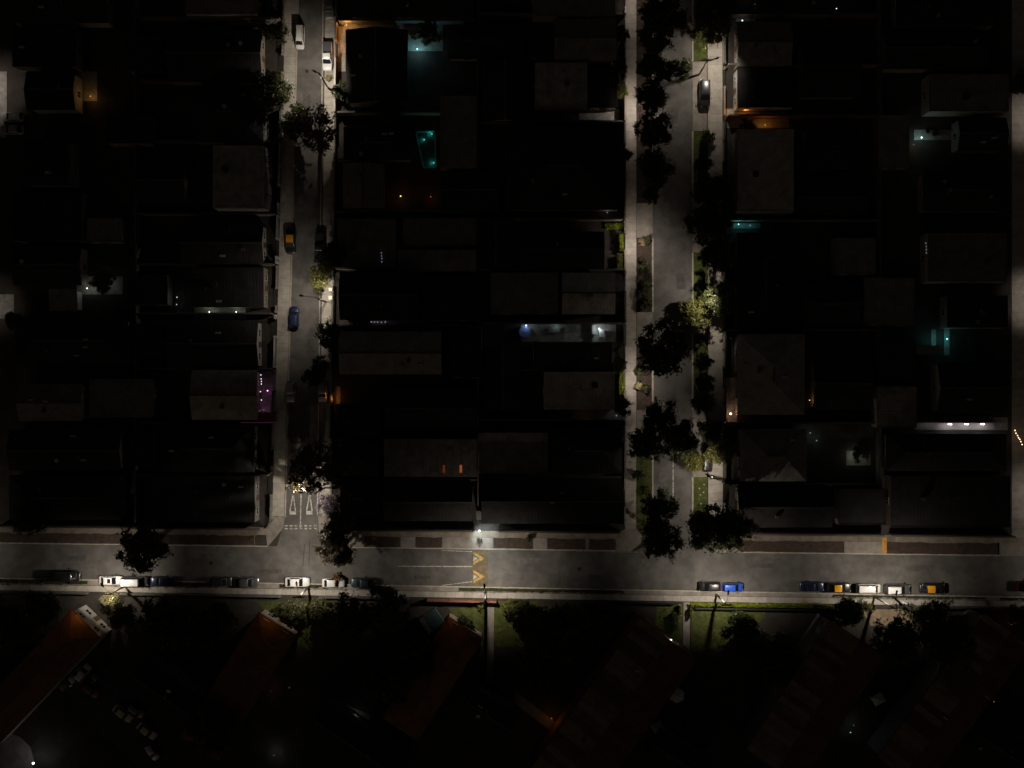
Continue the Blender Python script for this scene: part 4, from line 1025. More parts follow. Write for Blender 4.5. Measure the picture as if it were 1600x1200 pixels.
for a in ((418, 610, 2.2, 2, MAGENTA, 'magenta lamp over the party yard of the narrow street', 6),
          (412, 640, 2.2, 3, MAGENTA, 'small magenta lamp near the plum awning', 0.5),
          (372, 15.5, 2.6, 22, COOL, 'cool white lamp in the lit yard at the top of the block', 6),
          (141, 150, 2.4, 13, AMBER, 'amber lamp in a small yard of the western block', 1.2),
          (115, 232, 2.2, 6, ORANGE, 'dim orange-red lamp in a passage of the western block', 0.35),
          (652, 76, 2.6, 62, (0.40, 0.90, 1.0), 'cool lamp at the foot of a leafy backyard', 6),
          (541, 38.5, 2.8, 85, (1.0, 0.45, 0.10), 'amber porch lamp at the top of the narrow street', 1.0),
          (534, 70, 2.6, 34, ORANGE, 'orange lamp in the front yard beside the tonneau pickup', 0.4),
          (626, 306, 2.6, 6, ORANGE, 'bright little orange lamp in a backyard', 6),
          (673, 307, 2.6, 4, ORANGE, 'faint orange lamp in a backyard', 0.5),
          (136, 450, 2.4, 9, (0.95, 1.0, 0.9), 'white lamp beside a pale yard of the western block', 5),
          (166, 442, 2.4, 5, COOL, 'dim cool lamp beside a pale yard of the western block', 0.2),
          (276.5, 464, 2.4, 2, COOL, 'small bluish lamp in a western backyard', 1.5),
          (276, 475.5, 2.4, 1, COOL, 'smaller bluish lamp in a western backyard', 0.8),
          (327, 487, 2.3, 9, (0.85, 1.0, 0.8), 'western lamp of the pair lighting a narrow passage', 4),
          (369, 487, 2.3, 9, (0.85, 1.0, 0.8), 'eastern lamp of the pair lighting a narrow passage', 4),
          (519, 622, 2.3, 16, ORANGE, 'orange lamp by the gate beside the silver car', 0.5),
          (548, 664, 2.3, 5, ORANGE, 'dim orange lamp in a garden east of the narrow street', 0.15),
          (822, 508, 2.4, 13, (0.72, 0.86, 1.0), 'bright bluish lamp over the round plastic pool', 7),
          (936, 513, 2.4, 34, (0.75, 0.95, 1.0), 'bright cool lamp over the laundry sink', 8),
          (870, 507, 2.4, 8, COOL, 'dim lamp on the wall of the lit backyard', 0.2),
          (949, 331.5, 2.6, 3, (1.0, 0.95, 0.85), 'lamp added for a faintly lit window ledge beside the avenue', 0.6),  # stands in for a lit window ledge
          (1154, 350, 2.4, 9, TEAL, 'teal lamp on a passage wall east of the avenue', 4),
          (1172, 352, 2.4, 4, TEAL, 'dim teal lamp on a passage wall east of the avenue', 0.3),
          (1166, 173, 2.5, 14, ORANGE, 'orange lamp under the eaves of a house east of the avenue', 0.6),
          (1196, 195, 2.5, 20, ORANGE, 'orange lamp over a yard east of the avenue', 0.4),
          (1139, 172, 2.6, 15, AMBER, 'amber lamp at the gate beside the black estate car', 0.4),
          (1440, 214.5, 2.5, 24, (0.6, 1.0, 0.98), 'bright aqua lamp over a small yard in the eastern block', 8),
          (1428, 226, 2.3, 5, AMBER, 'dim amber lamp below the aqua-lit yard', 0.15),
          (1307, 13, 2.6, 2, (0.7, 0.65, 1.0), 'pinpoint bluish lamp at the top of the eastern block', 3),
          (1160, 31.5, 2.6, 4, COOL, 'pinpoint cool lamp at the top of the avenue', 5),
          (1180, 6, 2.6, 6, COOL, 'cool lamp at the very top of the avenue', 0.5),
          (1480, 529, 2.4, 14, TEAL, 'bright cyan lamp beside the pale shelter', 6),
          (1458, 530, 2.4, 9, TEAL, 'dim cyan lamp beside the pale shelter', 0.2),
          (1455, 660, 2.4, 16, (0.9, 0.9, 1.0), 'whitish lamp at the end of the pinkish wall', 0.8),
          (1265, 625, 2.6, 2, AMBER, 'pinpoint amber lamp in a backyard of the eastern block', 2.5),
          (1266, 676, 2.4, 6, COOL, 'cool lamp at a backyard corner of the eastern block', 0.5),
          (1276, 688, 2.4, 4, COOL, 'bluish lamp at a backyard corner of the eastern block', 0.6),
          (1340, 712, 2.6, 14, (0.95, 1.0, 0.85), 'whitish lamp over a pale patio of the eastern block', 0.4),
          (1141.5, 646, 2.4, 10, (1.0, 0.55, 0.35), 'bright star-like gate lamp on the east side of the avenue', 14),
          (1151, 647, 2.4, 1, (1.0, 0.5, 0.5), 'small reddish gate lamp on the east side of the avenue', 1.2),
          (749, 829, 3.0, 520, (0.75, 0.93, 1.0), 'bright cool entrance lamp on the cross street', 12),
          (85, 792, 2.6, 0.6, (0.9, 1.0, 0.5), 'pinpoint greenish lamp in the lower western block', 0.5),
          (172, 804, 2.6, 0.6, (1.0, 0.3, 0.1), 'faint reddish lamp in the lower western block', 0.12),
          (886.5, 762, 2.8, 1.5, AMBER, 'lamp added for a faint amber window near the avenue corner', 0.12),  # added in place of a dim amber window
          (916, 655, 2.6, 6, AMBER, 'dim amber lamp in a carport west of the avenue', 0.15),
          (963, 649, 2.4, 9, COOL, 'small cool lamp behind a tree west of the avenue', 1.5),
          (966, 352, 2.2, 5, (0.9, 1.0, 0.6), 'dim lamp over a patch of lawn west of the avenue', 0.1),
          (22, 180, 2.2, 8, COOL, 'cool lamp over the driveway at the western edge', 0.5),
          (1049, 999, 5.2, 12, (1.0, 1.0, 0.95), 'bright white gutter lamp on the red apartment block', 6),
          (862, 1122, 2.5, 5, ORANGE, 'orange lamp in the passage of the estate', 0.5),
          (955, 1053, 6.8, 2, ORANGE, 'small orange lamp on the long red roof', 0.5),
          (1279.5, 1079, 7.2, 1, (1.0, 0.75, 0.6), 'lamp added for a pinpoint pinkish window at the tiled roof', 3.0),  # added in place of a small pinkish window
          (1329, 1144, 2.6, 2, COOL, 'cyan-white lamp in the lower eastern estate', 0.9),
          (1334, 1133, 2.6, 3, (0.8, 1.0, 0.9), 'pale lamp in the lower eastern estate', 0.12),
          (1394, 1186, 2.6, 14, COOL, 'cool lamp at the bottom edge of the estate', 0.9),
          (1181, 1163, 3.0, 1, COOL, 'pinpoint white lamp in the lower estate', 2.0),
          (1197, 1184, 3.0, 1.5, (0.5, 0.55, 1.0), 'pinpoint blue lamp in the lower estate', 2.0),
          (52, 1192, 3.4, 34, (0.9, 0.92, 1.0), 'bright white lamp beside the round plaza', 18),
          (1580, 975, 3.0, 4, ORANGE, 'orange lamp in a garden at the eastern edge', 0.3),
          (1553, 1096, 3.0, 1, (1.0, 0.25, 0.1), 'faint red lamp in the eastern estate', 0.5),
          (452, 1074, 3.0, 1.0, (1.0, 0.4, 0.25), 'pinpoint reddish lamp on a terrace of the estate', 0.2),
          (423, 1080, 2.6, 3, (1.0, 0.4, 0.25), 'dim reddish lamp between two apartment blocks', 0.1),
          (420, 966, 6.6, 13, (1.0, 0.48, 0.16), 'orange lamp added above the terracotta roof below the white sedan', 0.15),  # hangs clear of the roof, added to light its tiles
          (556, 1118, 2.6, 5, (0.8, 1.0, 0.95), 'dim greenish lamp over an estate path', 0.1),
          (428, 1180, 2.6, 9, (0.8, 0.9, 1.0), 'pale bluish lamp at the lower edge of the estate', 0.25),
          (710, 964, 6.0, 7, AMBER, 'amber lamp at the corner of the brown-roofed block', 0.5),
          (173, 934, 2.9, 80, (1.0, 0.78, 0.45), 'warm lamp inside the brightly lit bush', 1.0),
          (119, 961, 7.9, 26, (1.0, 0.48, 0.16), 'orange lamp added above the terracotta roof with the white end wall', 0.2),  # set over the roof to throw orange light on it
          (700, 985, 2.2, 5, TEAL, 'teal glimmer lamp between hedge and brown-roofed block', 0.2),
          (1052, 1085, 8.0, 0, COOL, None, 0), ):
    px, py, z, pw, c, lab, st = a
    if lab: wall_lamp(px, py, z * (0.72 if z < 3 and pw < 100 else 1), pw * 1.8, c, lab, st, 0.16 if st > 10 else 0.10 if st >= 4 else 0.08)
for px, py, six, lab in ((1058, 1087, True, 'pale bluish six-sided garden hut beside the long red block'), (1028, 1137, False, 'small pale greenish garden hut beside the long red block'), (1373, 1093, False, 'pale grey garden hut beside the tiled block below the transformer')):
    q = P(px, py, 2.4); t_ = thing('garden_hut', lab, 'hut', (q[0], q[1], 0.1), 0.5)
    pts = [(1.25 * math.cos(i / 6 * 6.283), 1.25 * math.sin(i / 6 * 6.283)) for i in range(6)] if six else [(-0.9, -0.8), (0.9, -0.8), (0.9, 0.8), (-0.9, 0.8)]
    MB().prism(pts, 0, 2.1).build('wall', WALLS[2], t_)
    n_ = len(pts); o = MB().add([(x * 1.15, y * 1.15, 2.1) for x, y in pts] + [(0, 0, 2.65)], [(k, (k + 1) % n_, n_) for k in range(n_)] + [tuple(range(n_))[::-1]])
    o.build('roof', mat('hut_roof_pale', (0.50, 0.55, 0.53), 0.7, 0.15, 1), t_)
    MB().box((0, -0.86 if not six else -1.1, 0.95), (0.7, 0.06, 1.9)).build('door', DOORM, t_)

# ------------------------------------------------------------------ trees and shrubs
def crown_mesh(seed, n, m, flat=0.78, lobes=7, leaf=(0.050, 0.080), up=0.5):
    rg = random.Random(seed); o = MB(); clumps = []
    for i in range(lobes):
        a = 6.283 * i / lobes + rg.uniform(-0.4, 0.4); rr = rg.uniform(0.38, 0.62)
        lc = Vector((rr * math.cos(a), rr * math.sin(a), rg.uniform(-0.30, 0.30))); lr = rg.uniform(0.30, 0.46)
        clumps.append((lc, lr))
    clumps.append((Vector((0, 0, 0.25)), 0.5)); clumps.append((Vector((rg.uniform(-.2, .2), rg.uniform(-.2, .2), -0.1)), 0.5))
    subs = []
    for lc, lr in clumps:
        for _ in range(11):
            d = Vector((rg.gauss(0, 1), rg.gauss(0, 1), rg.gauss(0, 1) * 0.8)).normalized()
            subs.append((lc + d * lr * rg.uniform(0.5, 1.18), rg.uniform(0.09, 0.20)))
    per = n // len(subs)
    for sc, sr in subs:
        for _ in range(max(3, int(per * rg.uniform(0.4, 1.6)))):
            d = Vector((rg.gauss(0, 1), rg.gauss(0, 1), rg.gauss(0, 0.7))) * (sr * 0.62)
            p = sc + d; p.z *= flat
            nrm = Vector((rg.gauss(0, 1), rg.gauss(0, 1), rg.gauss(up, 1))).normalized()
            a = nrm.orthogonal().normalized(); b = nrm.cross(a); t = rg.uniform(0, 6.283)
            u = a * math.cos(t) + b * math.sin(t); v = nrm.cross(u); s = rg.uniform(*leaf)
            o.add([tuple(p - u * s), tuple(p + v * s * 0.5), tuple(p + u * s), tuple(p - v * s * 0.5)], [(0, 1, 2, 3)])
    me = o.mesh('crown', m)
    return me, [c for c, _ in clumps]


def trunk_mesh(seed, tips):
    rg = random.Random(seed); o = MB()
    k1 = Vector((rg.uniform(-.05, .05), rg.uniform(-.05, .05), 0.55)); k2 = Vector((rg.uniform(-.08, .08), rg.uniform(-.08, .08), 1.0))
    o.tube((0, 0, -0.05), tuple(k1), 0.085, 0.068, 8); o.tube(tuple(k1), tuple(k2), 0.068, 0.055, 8)
    for c in tips:
        e = Vector((c.x * 0.9, c.y * 0.9, 1.55 + c.z * 0.7)); mid = (k2 + e) / 2 + Vector((rg.uniform(-.06, .06), rg.uniform(-.06, .06), 0.06))
        o.tube(tuple(k2), tuple(mid), 0.036, 0.022, 6); o.tube(tuple(mid), tuple(e), 0.022, 0.008, 5)
    return o.mesh('trunk', BARK, True)


PROTO = []
for i in range(6):
    cm, tips = crown_mesh(100 + i, 4600, LEAVES[i % 3], lobes=6 + i % 3); PROTO.append((cm, trunk_mesh(200 + i, tips)))
SPARSE = []
for i in range(2):
    cm, tips = crown_mesh(140 + i, 2600, LEAF_PLUM, lobes=8); SPARSE.append((cm, trunk_mesh(240 + i, tips)))
SHRUB = [crown_mesh(170 + i, 900, LEAVES[2], lobes=5 + i, leaf=(0.11, 0.20), up=0.3)[0] for i in range(3)]
tree_i = [0]


def tree(px, py, r_px, label, m=None, sparse=False, name='tree', hk=1.0, group=None):
    r = r_px * S * 1.2; hc = 1.45 * r * hk
    x, y = P(px, py, hc); i = tree_i[0]; tree_i[0] += 1
    cm, tm = (SPARSE if sparse else PROTO)[i % (2 if sparse else 6)]
    root = thing(name, label, 'tree', (x, y, 0.08), rng.uniform(0, 6.28), group)
    root.scale = (r, r, r * hk)
    link('trunk', tm, root)
    link('crown', cm, root, (0, 0, 1.55), mat=m or LEAVES[i % 3])
    return root


AV, NS = 'street trees along the avenue', 'trees along the narrow street'
# avenue, west row, upwards from the cross street
for i, (x, y, r, d) in enumerate(((1030, 838, 31, 'broad dark'), (1030, 790, 25, 'dark'), (1060, 688, 28, 'dense dark'), (1007, 693, 27, 'rounded dark'), (1027, 653, 24, 'small dark'), (1034, 547, 35, 'wide dark'), (1017, 303, 13, 'very small'),
                                   (1024, 262, 27, 'dark'), (1020, 203, 26, 'leafy'), (1020, 152, 25, 'leafy'), (1062, 108, 19, 'round-headed'), (1018, 108, 22, 'dark'), (1021, 60, 25, 'dark'), (1036, 22, 33, 'big dark'))):
    tree(x, y, r, '%s tree, %s up from cross street in the west avenue row' % (d, ORD[i + 1]), LEAVES[1], group=AV)
for i, (x, y, r, d, m, hk) in enumerate(((1108, 824, 32, 'broad dark', 1, 1), (1142, 822, 30, 'dark', 1, 1), (1122, 708, 20, 'sparse lit', 0, .8), (1084, 722, 14, 'small brightly lit', 0, .9), (1112, 676, 20, 'dark', 1, 1), (1098, 632, 16, 'small dark', 1, 1), (1101, 598, 14, 'small dark', 1, 1),
                                         (1100, 566, 14, 'narrow dark', 1, 1.2), (1085, 488, 21, 'lit yellow-green', 0, .8), (1128, 466, 24, 'dark half-lit', 1, .95), (1118, 395, 24, 'dark', 1, 1), (1108, 352, 31, 'big dark', 1, 1), (1112, 300, 26, 'dark', 1, 1), (1097, 258, 14, 'low dark', 1, 1), (1114, 44, 27, 'big half-lit', 0, 0.8), (1118, 4, 30, 'dark', 1, 1))):
    tree(x, y, r, '%s tree, %s up from cross street in the east avenue row' % (d, ORD[i + 1]), LEAVES[m], hk=hk, group=AV)
for i, (x, y, r, d, m, sp, hk) in enumerate(((528, 860, 27, 'large spreading corner', LEAF_PLUM, False, .8), (527, 824, 23, 'dark corner', LEAVES[1], False, 1), (511, 788, 16, 'pale lilac-flowered', LEAF_LILAC, True, .8), (488, 730, 37, 'sparse dark-leaved', LEAF_PLUM, True, .85), (492, 590, 15, 'small dim', LEAVES[1], False, 1),
                                           (502, 572, 13, 'small dim', LEAVES[1], False, 1), (516, 526, 21, 'dark bushy', LEAVES[1], False, .9), (500, 431, 17, 'rounded half-lit', LEAVES[0], False, .9), (520, 400, 18, 'dark', LEAVES[1], False, 1), (492, 204, 32, 'sparse', LEAF_PLUM, True, .9), (463, 186, 23, 'dark', LEAVES[1], False, .8), (426, 142, 26, 'dark overhanging', LEAVES[1], False, .9), (533, 143, 15, 'half-lit', LEAVES[1], False, .9), (432, 52, 18, 'thin', LEAVES[1], True, 1))):
    tree(x, y, r, '%s tree, %s up from the cross street along the narrow street' % (d, ORD[i + 1]), m, sp, hk=hk, group=NS)
for x, y, r, lab, m, hk in ((222, 857, 34, 'big dark tree standing in the verge north of the cross street', LEAF_PLUM, .85), (52, 812, 24, 'dark tree over the western plot wall of the cross street', LEAVES[1], .9),
                            (467, 751, 10, 'brightly lit small tree beside the give-way triangles', LEAF_LIT, .741 * 2), (668, 50, 15, 'leafy tree in the lit backyard with cool light', LEAVES[1], .7), (970, 52, 12, 'narrow dark tree behind the avenue garden wall, top', LEAVES[1], 1), (968, 108, 11, 'small dark tree behind the avenue garden wall', LEAVES[1], 1), (970, 143, 10, 'small lit tree by the avenue garden wall', LEAVES[0], .8),
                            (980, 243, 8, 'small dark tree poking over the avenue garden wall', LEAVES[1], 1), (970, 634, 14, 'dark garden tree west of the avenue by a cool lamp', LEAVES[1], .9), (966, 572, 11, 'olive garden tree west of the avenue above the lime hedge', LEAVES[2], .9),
                            (1168, 205, 15, 'dark tree beside the orange-lit yard', LEAVES[1], .8), (172, 935, 12, 'brilliantly lit bushy tree beside the street lamp at the west end', LEAF_LIT, .74), (190, 962, 20, 'dark tree beside the lit white end wall', LEAVES[1], .9),
                            (550, 968, 34, 'wide dark tree south of the dark teal car', LEAVES[1], .7), (610, 950, 30, 'dark tree west of the brick wall', LEAVES[1], .9), (500, 960, 22, 'olive tree south-east of the white sedan', LEAVES[2], .7), (462, 952, 17, 'thin olive tree behind the crossarm street lamp', LEAVES[2], .7),
                            (300, 985, 38, 'wide dark tree in the western estate', LEAVES[1], .8), (250, 965, 30, 'dark tree behind the low wall, western estate', LEAVES[1], .8), (340, 965, 26, 'dim tree near the terracotta block', LEAVES[1], .8), (30, 980, 40, 'dark tree at the far western estate', LEAVES[1], .8), (70, 950, 22, 'dim tree by the western low wall', LEAVES[1], .8),
                            (600, 1060, 40, 'dark tree in the middle of the estate', LEAVES[1], .8), (660, 1030, 30, 'dark estate tree near the brown-roofed block', LEAVES[1], .8), (880, 985, 40, 'wide dark tree south of the cross street, mid estate', LEAVES[1], .8), (930, 965, 26, 'dark tree by the dark railing', LEAVES[1], .9), (850, 1050, 34, 'dark tree above the orange-lit passage', LEAVES[1], .8),
                            (820, 960, 22, 'olive tree south-east of the speed hump', LEAVES[2], .7), (725, 975, 14, 'round dark tree beside the brown-roofed block', LEAVES[1], .8), (1160, 990, 30, 'dark tree on the lit lawn', LEAVES[1], .7), (1210, 1030, 36, 'dark tree between the red blocks', LEAVES[1], .8), (1330, 955, 24, 'dark tree west of the pale sandy yard', LEAVES[1], .8),
                            (1455, 965, 30, 'dark tree east of the pale sandy yard', LEAVES[1], .8), (1400, 1000, 34, 'dark tree below the pale sandy yard', LEAVES[1], .8), (1490, 1010, 36, 'dark tree in the eastern estate', LEAVES[1], .8), (1590, 960, 16, 'dim tree at the far eastern estate', LEAVES[2], .8), (330, 1140, 36, 'dark tree low in the western estate', LEAVES[1], .8),
                            (160, 440, 18, 'dark tree over the pale yard of the western block', LEAVES[1], .7), (1345, 705, 14, 'dark tree over the pale patio of the eastern block', LEAVES[1], .7), (610, 170, 20, 'dark backyard tree below the pitched dark house', LEAVES[1], .8), (20, 500, 14, 'dark tree at the western edge by a pale patch', LEAVES[1], .8),
                            (1596, 130, 18, 'dim tree at the top of the eastern side street', LEAF_PLUM, .9)):
    tree(x, y, r, lab, m, hk=hk, sparse=(hk == .74))

# palm-like plant and shrubs
def shrub(px, py, r_px, label, m, hk=0.8, sparse=False, name='shrub'):
    r = r_px * S; h = 0.9 * r; x, y = P(px, py, h); i = tree_i[0]; tree_i[0] += 1
    cm = SHRUB[i % 3]
    root = thing(name, label, 'shrub', (x, y, 0.1), rng.uniform(0, 6.28), 'shrubs')
    root.scale = (r, r, r * hk)
    st = MB()
    for k in range(5):
        a = k * 1.256; st.tube((0, 0, 0), (0.45 * math.cos(a), 0.45 * math.sin(a), 0.8), 0.04, 0.015, 5)
    st.build('stem', BARK, root)
    link('foliage', cm, root, (0, 0, 0.85), mat=m)


for i, (x, y, r) in enumerate(((1002, 404, 6), (1006, 420, 10), (1000, 436, 8), (1010, 448, 10), (1002, 462, 8), (1012, 472, 9), (1004, 480, 7))):
    shrub(x, y, r, 'straggly shrub, %s from the planter box in the long avenue bed' % ORD[i + 1], LEAVES[2] if i % 2 else LEAF_PLUM, 1.0, i % 2 == 0)
for x, y, r, lab, m in ((1010, 376, 8, 'grey-green bush beside the planter box on the avenue', LEAVES[2]), (1000, 582, 9, 'dark bush below the wide avenue tree', LEAVES[1]), (997, 603, 7, 'brightly lit bush facing the lime green hedge', LEAF_LIT), (1008, 606, 8, 'olive bush beside the brightly lit bush', LEAVES[2]),
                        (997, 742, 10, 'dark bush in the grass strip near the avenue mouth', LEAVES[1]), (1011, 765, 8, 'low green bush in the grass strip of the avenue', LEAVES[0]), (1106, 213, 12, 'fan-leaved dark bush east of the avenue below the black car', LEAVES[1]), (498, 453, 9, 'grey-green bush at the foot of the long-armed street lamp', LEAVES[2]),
                        (513, 121, 6, 'brightly lit leafy bush beside the top street lamp', LEAF_LIT), (749, 845, 5, 'small bare shrub under the bright entrance lamp', LEAF_PLUM), (827, 841, 6, 'dark bush in the verge bed east of the entrance lamp', LEAVES[1]),
                        (488, 946, 9, 'pale lit bush below the crossarm street lamp', LEAVES[2]), (440, 948, 8, 'yellowish bush beside the terracotta block', LEAVES[2]), (430, 957, 9, 'dark bush beside the terracotta block', LEAVES[1]), (478, 962, 10, 'olive bush in the garden below the white sedan', LEAVES[2]), (752, 946, 8, 'rounded green bush by the garden path south of the hump', LEAVES[0]),
                        (795, 948, 14, 'green bush east of the garden path', LEAVES[0]), (815, 975, 16, 'dim olive bush south of the speed hump', LEAVES[2]), (525, 905, 9, 'rusty-leaved bush at the foot of the large corner tree', leaf_mat('leaf_rust', (0.30, 0.13, 0.02), (0.24, 0.14, 0.03))),
                        (648, 58, 7, 'low bush added for mottled shade, west of the cool-lit backyard', LEAVES[0]), (664, 66, 6, 'low bush added for mottled shade, middle of the cool-lit backyard', LEAVES[2]), (682, 60, 7, 'low bush added for mottled shade, east of the cool-lit backyard', LEAVES[0]), (655, 42, 6, 'low bush added for mottled shade, top of the cool-lit backyard', LEAVES[2]), (1462, 208, 6, 'low bush in the aqua-lit yard', LEAVES[2]), (1450, 205, 4, 'tiny bush in the aqua-lit yard', LEAVES[0]), (1360, 948, 8, 'lit green bush beside the pale sandy yard', LEAVES[0]), (1410, 953, 7, 'lit yellow bush below the transformer rack', LEAF_LIT)):  # bushes of the cool-lit backyard are added to mottle its light
    shrub(x, y, r, lab, m, 0.9)


def hedge(a, b, w_px, h, label, m):
    A, B = Vector((*P(*a, h), 0)), Vector((*P(*b, h), 0)); d = B - A; L = d.length; w = w_px * S
    root = thing('hedge', label, 'hedge', (A.x, A.y, 0.1), math.atan2(d.y, d.x), 'hedges')
    o = MB(); rg = random.Random(int(a[0] * 3 + a[1]))
    for _ in range(int(L * w * 330)):
        p = Vector((rg.uniform(0, L), rg.uniform(-w / 2, w / 2) * (1 + 0.25 * math.sin(rg.random() * 9)), h * (1 - rg.random() ** 2.2)))
        nrm = Vector((rg.gauss(0, 1), rg.gauss(0, 1), rg.gauss(0.6, 1))).normalized(); u = nrm.orthogonal().normalized(); v = nrm.cross(u); s = rg.uniform(0.09, 0.16)
        o.add([tuple(p - u * s), tuple(p + v * s * .6), tuple(p + u * s), tuple(p - v * s * .6)], [(0, 1, 2, 3)])
    o.build('foliage', m, root)
    MB().box((L / 2, 0, h * 0.35), (L * 0.95, w * 0.45, h * 0.7)).build('stems', BARK, root)


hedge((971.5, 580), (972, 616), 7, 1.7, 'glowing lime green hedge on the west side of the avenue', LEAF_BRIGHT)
hedge((971, 366), (971.5, 392), 5, 1.6, 'green hedge behind the avenue wall near the planter box', LEAF_BRIGHT)
hedge((969, 396), (969, 424), 8, 1.5, 'mixed green hedge below the lit hedge west of the avenue', LEAVES[0])
hedge((946, 354), (974, 353), 8, 0.5, 'low strip of lit green planting west of the avenue', LEAF_BRIGHT)
hedge((968, 140), (972, 152), 7, 1.4, 'short half-lit hedge west of the avenue by the patio', LEAVES[0])
hedge((1080, 944.5), (1300, 948.5), 4.5, 1.0, 'long lit hedge south of the avenue behind the pavement', LEAF_BRIGHT)
hedge((1063.5, 946), (1063.5, 962), 4, 1.1, 'short bright hedge on the west of the garden path', LEAF_BRIGHT)
hedge((1080, 950), (1080, 966), 4, 1.1, 'short hedge on the east of the garden path', LEAVES[0])
hedge((1055, 958), (1056, 985), 7, 1.3, 'dark hedge clump on the small lawn by the garden path', LEAVES[1])
for i, (x, y) in enumerate(((1092.5, 763), (1100, 757), (1094, 773), (1095, 787), (1099, 769))):
    q = P(x, y); o = MB().ball((0, 0, 0), 0.16, 7, 5, 0.7).build('white_stone', WALLS[0]); o.location = (q[0], q[1], 0.16)
    tag(o, 'small white stone, %s from the top of the lit grass strip by the avenue' % ORD[[2, 1, 4, 5, 3][i]], 'stone', 'white stones in the grass strip')

# ------------------------------------------------------------------ cars
def ring(x0, x1, w, z, rad, n=4):
    pts = []
    for cx, cy_, a0 in ((x1 - rad, w - rad, 0), (x0 + rad, w - rad, 90), (x0 + rad, -w + rad, 180), (x1 - rad, -w + rad, 270)):
        for i in range(n):
            a = math.radians(a0 + 90 * i / (n - 1)); pts.append((cx + rad * math.cos(a), cy_ + rad * math.sin(a), z))
    return pts


SPEC = {  # length, width, roof height, belt height, bonnet height, cabin base u0,u1, roof u0,u1
    'sedan': (4.4, 1.74, 1.45, 0.93, 0.84, .10, .74, .27, .57), 'hatch': (3.85, 1.68, 1.50, 0.95, 0.86, .015, .76, .09, .57),
    'suv': (4.6, 1.84, 1.72, 1.08, 1.00, .015, .76, .07, .58), 'van': (4.7, 1.82, 1.92, 1.10, 1.0, .01, .86, .04, .70), 'pickup': (5.2, 1.80, 1.72, 1.05, 1.0, .40, .79, .45, .63)}
CARMESH = {}


